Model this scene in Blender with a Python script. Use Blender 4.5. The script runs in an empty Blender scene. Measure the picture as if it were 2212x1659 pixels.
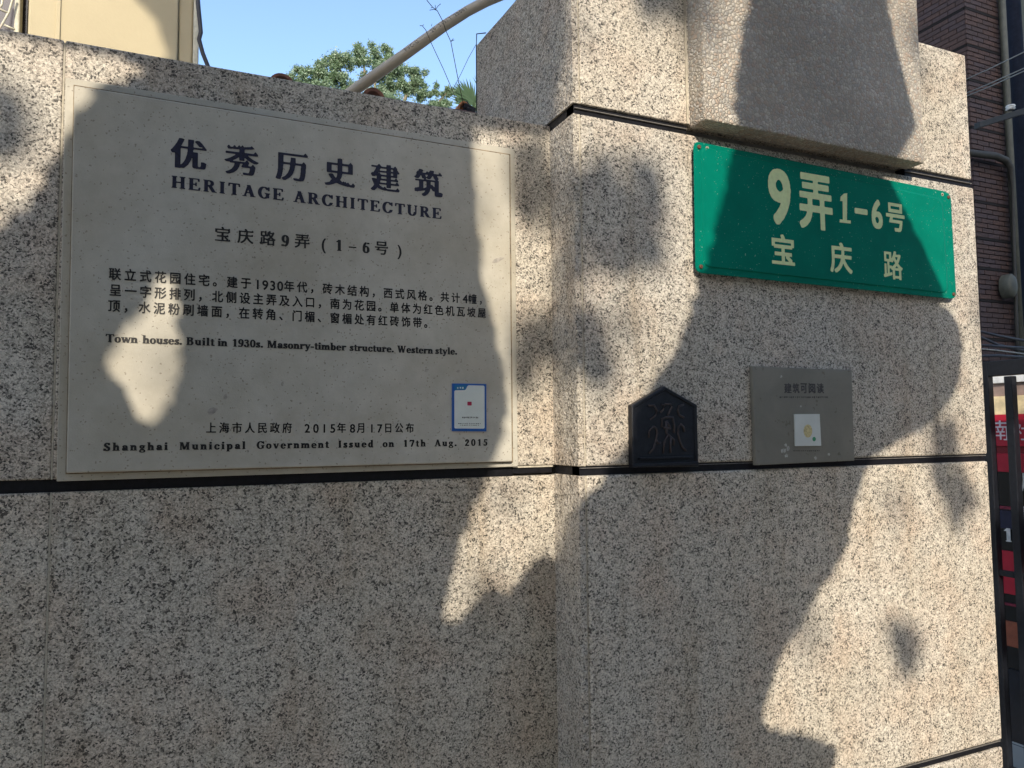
import bpy, bmesh, math, random
import numpy as np
from mathutils import Vector, Matrix
random.seed(7); rng = np.random.default_rng(7)
sc = bpy.context.scene
C = sc.collection

# ------------------------------------------------------------------ camera, sky, sun, exposure
CAM = Vector((0.0, -1.3, 1.55)); YAW, PITCH, ROLL, FPX = 0.4219, 0.0665, -0.0101, 1620.8
cy, sy, cp, sp = math.cos(YAW), math.sin(YAW), math.cos(PITCH), math.sin(PITCH)
FWD = Vector((sy*cp, cy*cp, sp)); R0 = Vector((cy, -sy, 0)); U0 = R0.cross(FWD)
RIGHT = R0*math.cos(ROLL) + U0*math.sin(ROLL); UP = -R0*math.sin(ROLL) + U0*math.cos(ROLL)
cd = bpy.data.cameras.new('camera'); cam = bpy.data.objects.new('camera', cd); C.objects.link(cam)
cd.sensor_width = 36; cd.lens = FPX/2212*36; cd.clip_start = 0.02; cd.clip_end = 500
M = Matrix((RIGHT, UP, -FWD)).transposed().to_4x4(); M.translation = CAM; cam.matrix_world = M
sc.camera = cam
AZ, EL = math.radians(22), math.radians(27)
SUN = Vector((-math.sin(AZ)*math.cos(EL), -math.cos(AZ)*math.cos(EL), math.sin(EL)))
w = bpy.data.worlds.new('World'); sc.world = w; w.use_nodes = True
nt = w.node_tree; sky = nt.nodes.new('ShaderNodeTexSky'); sky.sky_type = 'NISHITA'; sky.sun_disc = False
sky.sun_elevation = EL; sky.sun_rotation = math.atan2(SUN.x, SUN.y); sky.air_density = 1.0; sky.dust_density = 2.4; sky.ozone_density = 2.5
nt.links.new(sky.outputs[0], nt.nodes['Background'].inputs[0]); nt.nodes['Background'].inputs[1].default_value = 0.15
sl = bpy.data.lights.new('sun', 'SUN'); sl.energy = 2.3; sl.angle = math.radians(0.45); sl.color = (1.0, 0.89, 0.73)
so = bpy.data.objects.new('sun', sl); C.objects.link(so); so.rotation_euler = SUN.to_track_quat('Z', 'Y').to_euler()
sc.view_settings.view_transform = 'Standard'; sc.view_settings.look = 'None'; sc.view_settings.exposure = 1.3
sc.view_settings.gamma = 1; sc.view_settings.use_curve_mapping = False
sc.cycles.max_bounces = 6

# ------------------------------------------------------------------ from a viewing direction to a point on a known plane
def ray(px, py): return (FWD*FPX + RIGHT*(px-1106) + UP*(829.5-py)).normalized()
def at(px, py, y): r = ray(px, py); return CAM + r*((y-CAM.y)/r.y)
def atx(px, py, x): r = ray(px, py); return CAM + r*((x-CAM.x)/r.x)

# ------------------------------------------------------------------ object helpers
def link(o, parent=None):
    C.objects.link(o)
    if parent is not None: o.parent = parent
    return o
def wloc(o):
    v = Vector((0, 0, 0))
    while o is not None: v += o.location; o = o.parent
    return v
def thing(name, label, cat, loc=(0, 0, 0), group=None):
    o = bpy.data.objects.new(name, None); o.empty_display_size = .05; C.objects.link(o); o.location = loc
    o['label'] = label; o['category'] = cat
    if group: o['group'] = group
    return o
def tag(o, label=None, cat=None, group=None, kind=None):
    if label: o['label'] = label
    if cat: o['category'] = cat
    if group: o['group'] = group
    if kind: o['kind'] = kind
    return o
def mesh(name, V, F, mat, parent=None, smooth=False):
    """V in world coordinates; the mesh is stored relative to its parent's place."""
    off = wloc(parent) if parent is not None else Vector((0, 0, 0))
    V = np.asarray([tuple(v) for v in V] if not isinstance(V, np.ndarray) else V, dtype=float) - np.array(off)
    m = bpy.data.meshes.new(name)
    m.from_pydata(V.tolist(), [], [list(f) for f in F]); m.materials.append(mat)
    if smooth:
        for p in m.polygons: p.use_smooth = True
    m.update()
    return link(bpy.data.objects.new(name, m), parent)
def from_bm(name, bm, mat, parent=None, smooth=False):
    off = wloc(parent) if parent is not None else Vector((0, 0, 0))
    bmesh.ops.translate(bm, verts=bm.verts, vec=-off)
    m = bpy.data.meshes.new(name); bm.to_mesh(m); bm.free(); m.materials.append(mat)
    if smooth:
        for p in m.polygons: p.use_smooth = True
    return link(bpy.data.objects.new(name, m), parent)
def hexa(P8, bev=0.0, seg=2, bm=None):
    """P8: front ring (4) then back ring (4)."""
    own = bm is None
    b = bmesh.new()
    v = [b.verts.new(p) for p in P8]
    for f in ((0, 1, 2, 3), (7, 6, 5, 4), (0, 4, 5, 1), (1, 5, 6, 2), (2, 6, 7, 3), (3, 7, 4, 0)): b.faces.new([v[i] for i in f])
    bmesh.ops.recalc_face_normals(b, faces=b.faces)
    if bev > 0: bmesh.ops.bevel(b, geom=list(b.edges), offset=bev, segments=seg, profile=.5, affect='EDGES')
    if own: return b
    tmp = bpy.data.meshes.new('tmp'); b.to_mesh(tmp); b.free(); bm.from_mesh(tmp); bpy.data.meshes.remove(tmp)
    return bm
def box(x0, x1, y0, y1, z0, z1, bev=0.0, bm=None, seg=2):
    return hexa([(x0, y0, z0), (x1, y0, z0), (x1, y0, z1), (x0, y0, z1), (x0, y1, z0), (x1, y1, z0), (x1, y1, z1), (x0, y1, z1)], bev, seg, bm)
def panel(corners, thick, bev=0, bm=None):
    """corners TL TR BR BL (world points, front side); thickness goes towards +y."""
    f = [corners[3], corners[2], corners[1], corners[0]]
    f = [Vector(c) for c in f]; b = [c + Vector((0, thick, 0)) for c in f]
    return hexa(f+b, bev, 2, bm)
def tube_data(pts, rad, n=8, closed_ends=True):
    pts = [Vector(p) for p in pts]; V = []; F = []
    rads = rad if isinstance(rad, (list, tuple)) else [rad]*len(pts)
    up = Vector((.13, .21, 1)).normalized()
    for i, p in enumerate(pts):
        t = (pts[min(i+1, len(pts)-1)] - pts[max(i-1, 0)]).normalized()
        a = t.cross(up);  a = a.normalized() if a.length > 1e-4 else t.orthogonal().normalized()
        b = t.cross(a).normalized()
        for k in range(n):
            q = 2*math.pi*k/n; V.append(p + (a*math.cos(q)+b*math.sin(q))*rads[i])
    for i in range(len(pts)-1):
        for k in range(n): F.append((i*n+k, i*n+(k+1) % n, (i+1)*n+(k+1) % n, (i+1)*n+k))
    if closed_ends: F.append(tuple(range(n-1, -1, -1))); F.append(tuple((len(pts)-1)*n+k for k in range(n)))
    return V, F
def tube(name, pts, rad, mat, parent=None, n=8):
    V, F = tube_data(pts, rad, n); return mesh(name, V, F, mat, parent, smooth=True)
def tubes(name, lists, rad, mat, parent=None, n=6):
    V = []; F = []
    for p in lists:
        v, f = tube_data(p, rad, n); o = len(V); V += v; F += [tuple(i+o for i in q) for q in f]
    return mesh(name, V, F, mat, parent, smooth=True)

# ------------------------------------------------------------------ materials
def mat(name, base=(.5, .5, .5), rough=.7, metal=0, spec=.5):
    m = bpy.data.materials.new(name); m.use_nodes = True
    b = m.node_tree.nodes['Principled BSDF']; b.inputs['Base Color'].default_value = (*base, 1)
    b.inputs['Roughness'].default_value = rough; b.inputs['Metallic'].default_value = metal; b.inputs['Specular IOR Level'].default_value = spec
    return m
class N:
    def __init__(s, m): s.t = m.node_tree; s.b = s.t.nodes['Principled BSDF']; s.tc = s.t.nodes.new('ShaderNodeTexCoord')
    def new(s, k, **kw):
        n = s.t.nodes.new(k)
        for a, b in kw.items(): setattr(n, a, b)
        return n
    def L(s, a, b): s.t.links.new(a, b)
    def noise(s, scale, detail=3, rough=.55, vec=None, dist=0):
        n = s.new('ShaderNodeTexNoise'); n.inputs['Scale'].default_value = scale; n.inputs['Detail'].default_value = detail
        n.inputs['Roughness'].default_value = rough; n.inputs['Distortion'].default_value = dist
        s.L(vec or s.tc.outputs['Object'], n.inputs['Vector']); return n
    def voro(s, scale, vec=None, feature='F1'):
        n = s.new('ShaderNodeTexVoronoi', feature=feature); n.inputs['Scale'].default_value = scale
        s.L(vec or s.tc.outputs['Object'], n.inputs['Vector']); return n
    def ramp(s, fac, stops, interp='LINEAR'):
        r = s.new('ShaderNodeValToRGB'); r.color_ramp.interpolation = interp; e = r.color_ramp.elements
        while len(e) < len(stops): e.new(.5)
        for k, (p, c) in enumerate(stops):
            e[k].position = p; e[k].color = (*c, 1) if isinstance(c, tuple) else (c, c, c, 1)
        s.L(fac, r.inputs[0]); return r.outputs[0]
    def mix(s, fac, a, b, mode='MIX'):
        m = s.new('ShaderNodeMix', data_type='RGBA', blend_type=mode)
        for sock, v in ((m.inputs[0], fac), (m.inputs[6], a), (m.inputs[7], b)):
            if isinstance(v, (int, float)): sock.default_value = v if sock == m.inputs[0] else (v, v, v, 1)
            elif isinstance(v, tuple): sock.default_value = (*v, 1)
            else: s.L(v, sock)
        return m.outputs[2]
    def math(s, op, a, b=0.0):
        m = s.new('ShaderNodeMath', operation=op)
        for sock, v in ((m.inputs[0], a), (m.inputs[1], b)):
            if isinstance(v, (int, float)): sock.default_value = v
            else: s.L(v, sock)
        return m.outputs[0]
    def warp(s, scale, amt):
        n = s.noise(scale, 2); a = s.new('ShaderNodeVectorMath', operation='MULTIPLY_ADD')
        s.L(n.outputs['Color'], a.inputs[0]); a.inputs[1].default_value = (amt,)*3; s.L(s.tc.outputs['Object'], a.inputs[2]); return a.outputs[0]
    def bump(s, h, dist, strength=1, prev=None):
        b = s.new('ShaderNodeBump'); b.inputs['Distance'].default_value = dist; b.inputs['Strength'].default_value = strength
        s.L(h, b.inputs['Height'])
        if prev is not None: s.L(prev, b.inputs['Normal'])
        return b.outputs[0]
    def col(s, c): s.L(c, s.b.inputs['Base Color'])
    def nor(s, c): s.L(c, s.b.inputs['Normal'])

def granite(name, rough_face=False, tone=1.0, pale=0):
    m = mat(name, rough=.62, spec=.35); n = N(m)
    v = n.warp(210, .005)
    v1 = n.voro(385, v); v2 = n.voro(680, v)
    sep = n.new('ShaderNodeSeparateColor'); n.L(v1.outputs['Color'], sep.inputs[0])
    sep2 = n.new('ShaderNodeSeparateColor'); n.L(v2.outputs['Color'], sep2.inputs[0])
    clump = n.noise(55, 4, .6)
    mod = n.math('ADD', sep.outputs[0], n.math('MULTIPLY', n.math('SUBTRACT', clump.outputs['Fac'], .5), 1.0))
    g = n.ramp(mod, [(0, (.07, .066, .06)), (.09, (.11, .103, .093)), (.18, (.27, .253, .225)), (.36, (.41, .385, .34)), (.6, (.52, .49, .435)), (1, (.66, .625, .56))])
    fine = n.ramp(sep2.outputs[0], [(0, .45), (.16, .66), (.34, .98), (1, 1.12)])
    g = n.mix(.85, g, fine, 'MULTIPLY')
    pink = n.noise(9, 4, .6)
    g = n.mix(n.ramp(pink.outputs['Fac'], [(.45, 0.0), (.72, .55)]), g, (.95, .80, .71), 'MULTIPLY')
    stain = n.noise(3.0, 5, .65)
    g = n.mix(n.ramp(stain.outputs['Fac'], [(.35, .45), (.6, 0.0)]), g, (.74, .70, .62), 'MULTIPLY')
    mp = n.new('ShaderNodeMapping'); mp.inputs['Scale'].default_value = (26, 26, 1.6); n.L(n.tc.outputs['Object'], mp.inputs[0])
    drip = n.noise(1.0, 4, .6, mp.outputs[0]); big = n.noise(1.7, 3, .5)
    g = n.mix(n.math('MULTIPLY', n.ramp(drip.outputs['Fac'], [(.50, 0.0), (.68, .55)]), n.ramp(big.outputs['Fac'], [(.42, 0.0), (.6, 1.0)])), g, (.70, .64, .56), 'MULTIPLY')
    oi = n.new('ShaderNodeObjectInfo')
    g = n.mix(1.0, g, n.ramp(oi.outputs['Random'], [(0, (.93*tone, .925*tone, .92*tone)), (1, (1.12*tone, 1.09*tone, 1.05*tone))]), 'MULTIPLY')
    n.col(g)
    if rough_face:
        a = n.noise(95, 4, .6); b = n.noise(22, 3, .5)
        h = n.math('ADD', a.outputs['Fac'], n.math('MULTIPLY', b.outputs['Fac'], .6))
        n.nor(n.bump(h, .009, 1.0))
    else:
        a = n.noise(260, 3, .6)
        n.nor(n.bump(n.math('ADD', a.outputs['Fac'], n.math('MULTIPLY', sep.outputs[0], .4)), .0011, .8))
    return m
G_FACE = granite('granite_face'); G_ROUGH = granite('granite_bush_hammered', True, .95)
def stone_cream():
    m = mat('cream_stone', rough=.5, spec=.4); n = N(m)
    v = n.warp(240, .006); v1 = n.voro(330, v)
    sep = n.new('ShaderNodeSeparateColor'); n.L(v1.outputs['Color'], sep.inputs[0])
    spk = n.math('MULTIPLY', n.math('LESS_THAN', sep.outputs[0], .065), n.math('LESS_THAN', v1.outputs['Distance'], .42))
    a = n.noise(30, 5, .65); b = n.noise(4, 4, .6)
    g = n.ramp(a.outputs['Fac'], [(.3, (.43, .408, .35)), (.7, (.51, .488, .425))])
    g = n.mix(n.ramp(b.outputs['Fac'], [(.3, .8), (.62, 0.0)]), g, (.78, .74, .67), 'MULTIPLY')
    st = n.noise(11, 6, .7, dist=.6)
    g = n.mix(n.ramp(st.outputs['Fac'], [(.66, 0.0), (.76, .4)]), g, (.62, .56, .47), 'MULTIPLY')
    g = n.mix(n.math('MULTIPLY', spk, .6), g, (.17, .14, .11))
    n.col(g); n.nor(n.bump(n.noise(400, 2).outputs['Fac'], .0005, .6)); return m
CREAM = stone_cream()
def pebble():
    m = mat('pebble_aggregate', rough=.6, spec=.4); n = N(m)
    v = n.warp(90, .006); v1 = n.voro(128, v); e = n.voro(128, v, 'DISTANCE_TO_EDGE')
    sep = n.new('ShaderNodeSeparateColor'); n.L(v1.outputs['Color'], sep.inputs[0])
    g = n.ramp(sep.outputs[0], [(0, (.42, .41, .38)), (.18, (.50, .46, .40)), (.36, (.54, .45, .37)), (.5, (.62, .58, .50)), (.66, (.50, .39, .31)), (.78, (.56, .54, .50)), (.93, (.68, .64, .57)), (1, (.22, .20, .18))], 'CONSTANT')
    g = n.mix(.3, g, (.44, .41, .36))
    edge = n.ramp(e.outputs['Distance'], [(.02, 0.0), (.10, 1.0)])
    g = n.mix(edge, (.37, .34, .30), g)
    d = n.noise(5, 5, .6); g = n.mix(n.ramp(d.outputs['Fac'], [(.35, .9), (.65, .35)]), g, (.68, .64, .59), 'MULTIPLY')
    n.col(g)
    dome = n.ramp(e.outputs['Distance'], [(0, 0.0), (.12, .6), (.35, 1.0)])
    n.nor(n.bump(dome, .0022, 1.0)); return m
PEBBLE = pebble()
def simple(name, base, rough=.6, metal=0, nscale=25, var=.25, bumpd=0, spec=.5):
    m = mat(name, base, rough, metal, spec); n = N(m); a = n.noise(nscale, 5, .6)
    lo = tuple(c*(1-var) for c in base); hi = tuple(min(1, c*(1+var)) for c in base)
    n.col(n.ramp(a.outputs['Fac'], [(.3, lo), (.7, hi)]))
    if bumpd: n.nor(n.bump(n.noise(nscale*6, 4).outputs['Fac'], bumpd))
    return m
BLACKSTRIP = simple('black_strip', (.006, .006, .009), .5, 0, 90, .5, .0006, .25)
GROUT = simple('pale_grout', (.46, .42, .34), .8, 0, 120, .25, .001)
DARKGAP = simple('dark_joint', (.03, .026, .022), .9)
INK = simple('dark_navy_paint', (.011, .011, .032), .5, 0, 220, .6)
INKB = simple('black_paint', (.014, .013, .014), .5, 0, 220, .6)
INKG = simple('grey_black_paint', (.05, .046, .045), .6, 0, 220, .5)
LIP = simple('grey_lip', (.16, .15, .14), .6, 0, 200, .4)
CORE = simple('rendered_masonry', (.35, .32, .28), .85)
PIPE = simple('ivory_plastic', (.52, .43, .31), .4, 0, 14, .12)
WIRE = simple('dark_wire', (.02, .022, .03), .6)
TWIG = simple('dry_stem', (.05, .04, .028), .8)
IRON = simple('black_painted_iron', (.012, .014, .02), .4, .2, 60, .3)

# ------------------------------------------------------------------ glyphs: raster union, then smooth contour -> flat mesh
NR = 96
def contour(field, lev=.5):
    """marching squares on field (rows go up), returns verts, faces in cell units"""
    H, W = field.shape; V = []; F = []; idx = {}
    def vid(key, x, y):
        if key not in idx: idx[key] = len(V); V.append((x, y))
        return idx[key]
    f = field - lev; ins = f > 0
    for j in range(H-1):
        i = 0
        while i < W-1:
            a, b, c, d = ins[j, i], ins[j, i+1], ins[j+1, i+1], ins[j+1, i]
            if a and b and c and d:
                k = i
                while k+1 < W-1 and ins[j, k+2] and ins[j+1, k+2]: k += 1
                F.append((vid((i, j), i, j), vid((k+1, j), k+1, j), vid((k+1, j+1), k+1, j+1), vid((i, j+1), i, j+1))); i = k+1; continue
            if a or b or c or d:
                cs = [(i, j), (i+1, j), (i+1, j+1), (i, j+1)]; P = []
                for q in range(4):
                    p0, p1 = cs[q], cs[(q+1) % 4]; v0, v1 = f[p0[1], p0[0]], f[p1[1], p1[0]]
                    if v0 > 0: P.append(vid(p0, *p0))
                    if (v0 > 0) != (v1 > 0):
                        t = v0/(v0-v1); key = ('e',)+tuple(sorted((p0, p1)))
                        P.append(vid(key, p0[0]+t*(p1[0]-p0[0]), p0[1]+t*(p1[1]-p0[1])))
                if len(P) >= 3: F.append(tuple(P))
            i += 1
    return V, F
def blur(a, k):
    for ax in (0, 1):
        s = np.zeros_like(a); c = 0
        for d in range(-k, k+1): s += np.roll(a, d, ax); c += 1
        a = s/c
    return a
_splines = {}
def glyph_polys(ch):
    if ch in _splines: return _splines[ch]
    c = bpy.data.curves.new('glyph', 'FONT'); c.body = ch; c.size = 1; c.resolution_u = 4; c.fill_mode = 'NONE'; c.dimensions = '2D'
    o = bpy.data.objects.new('glyph', c); C.objects.link(o); bpy.context.view_layer.update()
    me = o.to_mesh(); vs = [tuple(v.co[:2]) for v in me.vertices]
    adj = {}
    for e in me.edges:
        a, b = e.vertices; adj.setdefault(a, []).append(b); adj.setdefault(b, []).append(a)
    seen = set(); polys = []
    for s in range(len(vs)):
        if s in seen or s not in adj: continue
        loop = [s]; seen.add(s); cur = s
        while True:
            nx = [q for q in adj[cur] if q not in seen]
            if not nx: break
            cur = nx[0]; seen.add(cur); loop.append(cur)
        polys.append(np.array([vs[i] for i in loop]))
    o.to_mesh_clear(); bpy.data.objects.remove(o); bpy.data.curves.remove(c)
    _splines[ch] = polys; return polys
MARG = .16
def grid(n, x0, x1, y0, y1):
    xs = x0 + (np.arange(int((x1-x0)*n))+.5)/n; ys = y0 + (np.arange(int((y1-y0)*n))+.5)/n
    return np.meshgrid(xs, ys)
def winding_mask(polys, X, Y):
    wn = np.zeros(X.shape, int)
    for P in polys:
        Q = np.roll(P, -1, 0)
        for (x1, y1), (x2, y2) in zip(P, Q):
            if y1 == y2: continue
            up = (y1 <= Y) & (Y < y2); dn = (y2 <= Y) & (Y < y1)
            m = up | dn
            if not m.any(): continue
            xi = x1 + (Y-y1)*(x2-x1)/(y2-y1); L_ = m & (X < xi)
            wn += np.where(L_ & up, 1, 0) - np.where(L_ & dn, 1, 0)
    return wn != 0
def dil(m, ax, ay):
    out = m.copy()
    for dx in range(-ax, ax+1):
        h = int(round(ay*math.sqrt(max(0, 1-(dx/(ax+.5))**2))))
        for dy in range(-h, h+1): out |= np.roll(np.roll(m, dx, 1), dy, 0)
    return out
_gc = {}
def glyph(ch, wx=0.0, wy=0.0, res=48, song=False):
    """returns 2-D verts (em units) and faces"""
    key = (ch, wx, wy, res, song)
    if key in _gc: return _gc[key]
    if isinstance(ch, str) and ch.startswith('S:'):
        X, Y = grid(NR, -MARG, 1.2, -.35, .95); m = dil(serif(ch[2:], X, Y)[0], 3, 1)
    else:
        X, Y = grid(NR, -MARG, 1.2, -.35, 1.1); m = winding_mask(glyph_polys(ch), X, Y)
    ay = int(round(wy*NR)); ax = int(round(wx*NR))
    if song:
        # horizontal strokes stay thin and get a wedge at their right end
        L = 22; er = m.copy()
        for d in range(1, L): er &= np.roll(m, -d, 1)
        op = er.copy()
        for d in range(1, L): op |= np.roll(er, d, 1)
        thick = op.copy()
        for d in range(1, 11): thick &= np.roll(op, -d, 0)
        tri = np.zeros_like(m); H, W = m.shape
        for j in range(1, H-9):
            row = op[j] & ~op[j+1]
            for i in np.nonzero(row & ~np.roll(row, -1))[0]:
                for q in range(7):
                    a = int(i-7+q*.6); b = int(i+4-q*.75)
                    if b > a: tri[j+q, max(0, a):min(W, b)] = True
        m = dil(m, ax, ay) | tri
    elif ax or ay: m = (dil_box if res == 96 else dil)(m, ax, ay)
    f = blur(m.astype(float), 1)
    st = max(1, NR//res); f = blur(f, st//2) if st > 1 else f
    f = f[st//2::st, st//2::st]
    V, F = contour(f)
    ox, oy = X[0, 0]+(st//2)/NR, Y[0, 0]+(st//2)/NR
    V = np.array([(ox+x*st/NR, oy+y*st/NR) for x, y in V]) if V else np.zeros((0, 2))
    _gc[key] = (V, F); return _gc[key]
# a bold old-style serif built from stems, wedges and bowls
def serif(ch, X, Y):
    m = np.zeros(X.shape, bool)
    def B(x0, y0, x1, y1): return (X > x0) & (X < x1) & (Y > y0) & (Y < y1)
    def E(cx, cy_, rx, ry): return ((X-cx)/rx)**2+((Y-cy_)/ry)**2 < 1
    def R(cx, cy_, rx, ry, wx, wy): return E(cx, cy_, rx, ry) & ~E(cx, cy_, rx-wx, ry-wy)
    def D(x0, y0, x1, y1, w):
        lo, hi = min(y0, y1), max(y0, y1); xi = x0+(Y-y0)*(x1-x0)/(y1-y0); return (Y >= lo) & (Y <= hi) & (X > xi-w/2) & (X < xi+w/2)
    def S(x, y, w=.25): return B(x-w/2, y, x+w/2, y+.036)
    ST, TH, CH, XH = .135, .045, .68, .46
    def stem(x, y0, y1, bot=1, top=1, w=ST):
        r = B(x-w/2, y0, x+w/2, y1)
        if bot: r = r | S(x, y0, w+.11)
        if top == 1: r = r | S(x, y1-.036, w+.11)
        if top == 2: r = r | B(x-w/2-.06, y1-.04, x, y1)
        return r
    c = ch
    if c == 'H': m = stem(.16, 0, CH) | stem(.58, 0, CH) | B(.2, .32, .55, .37); a = .76
    elif c == 'E': m = stem(.16, 0, CH) | B(.1, CH-.045, .56, CH) | B(.1, 0, .58, .045) | B(.2, .32, .42, .365) | B(.39, .24, .425, .45) | D(.555, .52, .54, CH, .04) | D(.60, .17, .565, 0, .04); a = .66
    elif c == 'R': m = stem(.16, 0, CH) | ((R(.34, .51, .21, .17, .13, .045)) & (X > .3)) | B(.2, .635, .35, CH) | B(.2, .33, .35, .375) | D(.36, .35, .56, .03, .15) | B(.5, 0, .70, .036); a = .72
    elif c == 'I': m = stem(.18, 0, CH); a = .38
    elif c == 'T': m = stem(.32, 0, CH, 1, 0) | B(.04, CH-.05, .60, CH) | D(.03, .5, .055, CH, .035) | D(.61, .5, .585, CH, .035); a = .66
    elif c == 'A': m = D(.33, CH, .56, 0, .15) | D(.33, CH, .12, 0, .05) | B(.2, .2, .48, .245) | S(.12, 0, .2) | S(.57, 0, .26); a = .72
    elif c in 'CG':
        m = R(.36, .34, .32, .355, .145, .045) & ~((X > .46) & (Y > .20) & (Y < .52)); m = m | B(.60, .46, .64, CH)
        if c == 'G': m = (m & ~((X > .46) & (Y < .3) & (Y > .1))) | B(.49, .04, .62, .3) | B(.42, .28, .68, .32)
        else: m = m | (D(.62, .18, .56, .06, .05))
        a = .72
    elif c == 'U': m = (R(.35, .24, .26, .25, .135, .05) & (Y < .24)) | stem(.155, .22, CH, 0) | stem(.59, .22, CH, 0, 1, .05); a = .74
    elif c == 'B': m = stem(.16, 0, CH) | (R(.32, .52, .2, .165, .13, .045) & (X > .28)) | (R(.33, .19, .24, .195, .14, .045) & (X > .28)) | B(.2, .335, .33, .38); a = .66
    elif c == 'M': m = stem(.12, 0, CH, 1, 1, .05) | stem(.70, 0, CH) | D(.19, CH, .42, .03, .14) | D(.66, CH, .42, .03, .05); a = .90
    elif c == 'W': m = D(.14, CH, .30, 0, .13) | D(.46, CH, .31, 0, .05) | D(.46, CH, .62, 0, .13) | D(.80, CH, .64, 0, .05) | S(.14, CH-.036, .22) | S(.46, CH-.036, .2) | S(.80, CH-.036, .18); a = .94
    elif c == 'S': m = (R(.28, .5, .21, .19, .13, .045) & ~((X > .28) & (Y < .5))) | (R(.28, .185, .23, .2, .14, .045) & ~((X < .28) & (Y > .185))) | D(.16, .46, .42, .22, .2) | B(.44, .49, .475, CH) | B(.04, 0, .075, .2); a = .58
    elif c in 'oc e'.replace(' ', ''):
        m = R(.25, .225, .22, .24, .13, .04)
        if c == 'c': m = (m & ~((X > .3) & (Y > .13) & (Y < .32))) | E(.38, .34, .065, .06); a = .47
        elif c == 'e': m = (m & ~((X > .3) & (Y > .1) & (Y < .22))) | B(.1, .215, .46, .255); a = .50
        else: a = .52
    elif c in 'nhmr':
        m = stem(.13, 0, XH if c != 'h' else .70, 1, 2)
        if c in 'nhm': m = m | (R(.29, .3, .17, .165, .12, .06) & (Y > .3)) | stem(.40, 0, .32, 1, 0); a = .56
        if c == 'm': m = m | (R(.56, .3, .17, .165, .12, .06) & (Y > .3)) | stem(.67, 0, .32, 1, 0); a = .84
        if c == 'r': m = m | (R(.30, .29, .15, .17, .1, .06) & (Y > .32) & (X < .36)) | E(.36, .39, .07, .065); a = .44
    elif c == 'u': m = stem(.13, .1, XH, 0, 2) | (R(.28, .16, .17, .165, .12, .06) & (Y < .16)) | stem(.40, 0, XH, 0, 2) | B(.4, 0, .53, .035); a = .56
    elif c == 'w': m = D(.08, XH, .22, 0, .12) | D(.36, XH, .24, 0, .045) | D(.36, XH, .50, 0, .12) | D(.64, XH, .52, 0, .045) | S(.09, XH-.034, .2) | S(.36, XH-.034, .16) | S(.64, XH-.034, .14); a = .72
    elif c == 'v': m = D(.10, XH, .26, 0, .125) | D(.44, XH, .29, 0, .045) | S(.11, XH-.034, .22) | S(.43, XH-.034, .16); a = .53
    elif c == 'y': m = D(.10, XH, .27, 0, .125) | D(.45, XH, .20, -.16, .05) | S(.11, XH-.034, .22) | S(.44, XH-.034, .16) | E(.13, -.14, .07, .06); a = .53
    elif c == 's': m = (R(.2, .33, .15, .135, .1, .04) & ~((X > .2) & (Y < .33))) | (R(.2, .13, .16, .14, .1, .04) & ~((X < .2) & (Y > .13))) | D(.12, .31, .29, .15, .15) | B(.32, .32, .35, XH) | B(.03, 0, .06, .14); a = .41
    elif c == 'i': m = stem(.14, 0, XH, 1, 2) | E(.14, .6, .075, .075); a = .29
    elif c == 'l': m = stem(.14, 0, .70, 1, 2); a = .29
    elif c == 't': m = B(.1, .06, .22, .60) | B(.02, XH-.045, .31, XH) | (R(.22, .08, .12, .09, .1, .045) & (Y < .08)) ; a = .34
    elif c in 'bdpg':
        if c == 'b': m = stem(.13, 0, .70, 0, 2) | (R(.29, .225, .2, .24, .13, .045) & (X > .15)); a = .55
        if c == 'd': m = stem(.40, 0, .70, 0, 2) | (R(.25, .225, .2, .24, .13, .045) & (X < .4)) | B(.4, 0, .53, .035); a = .56
        if c == 'p': m = stem(.13, -.2, XH, 1, 2) | (R(.29, .225, .2, .24, .13, .045) & (X > .15)); a = .55
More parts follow.
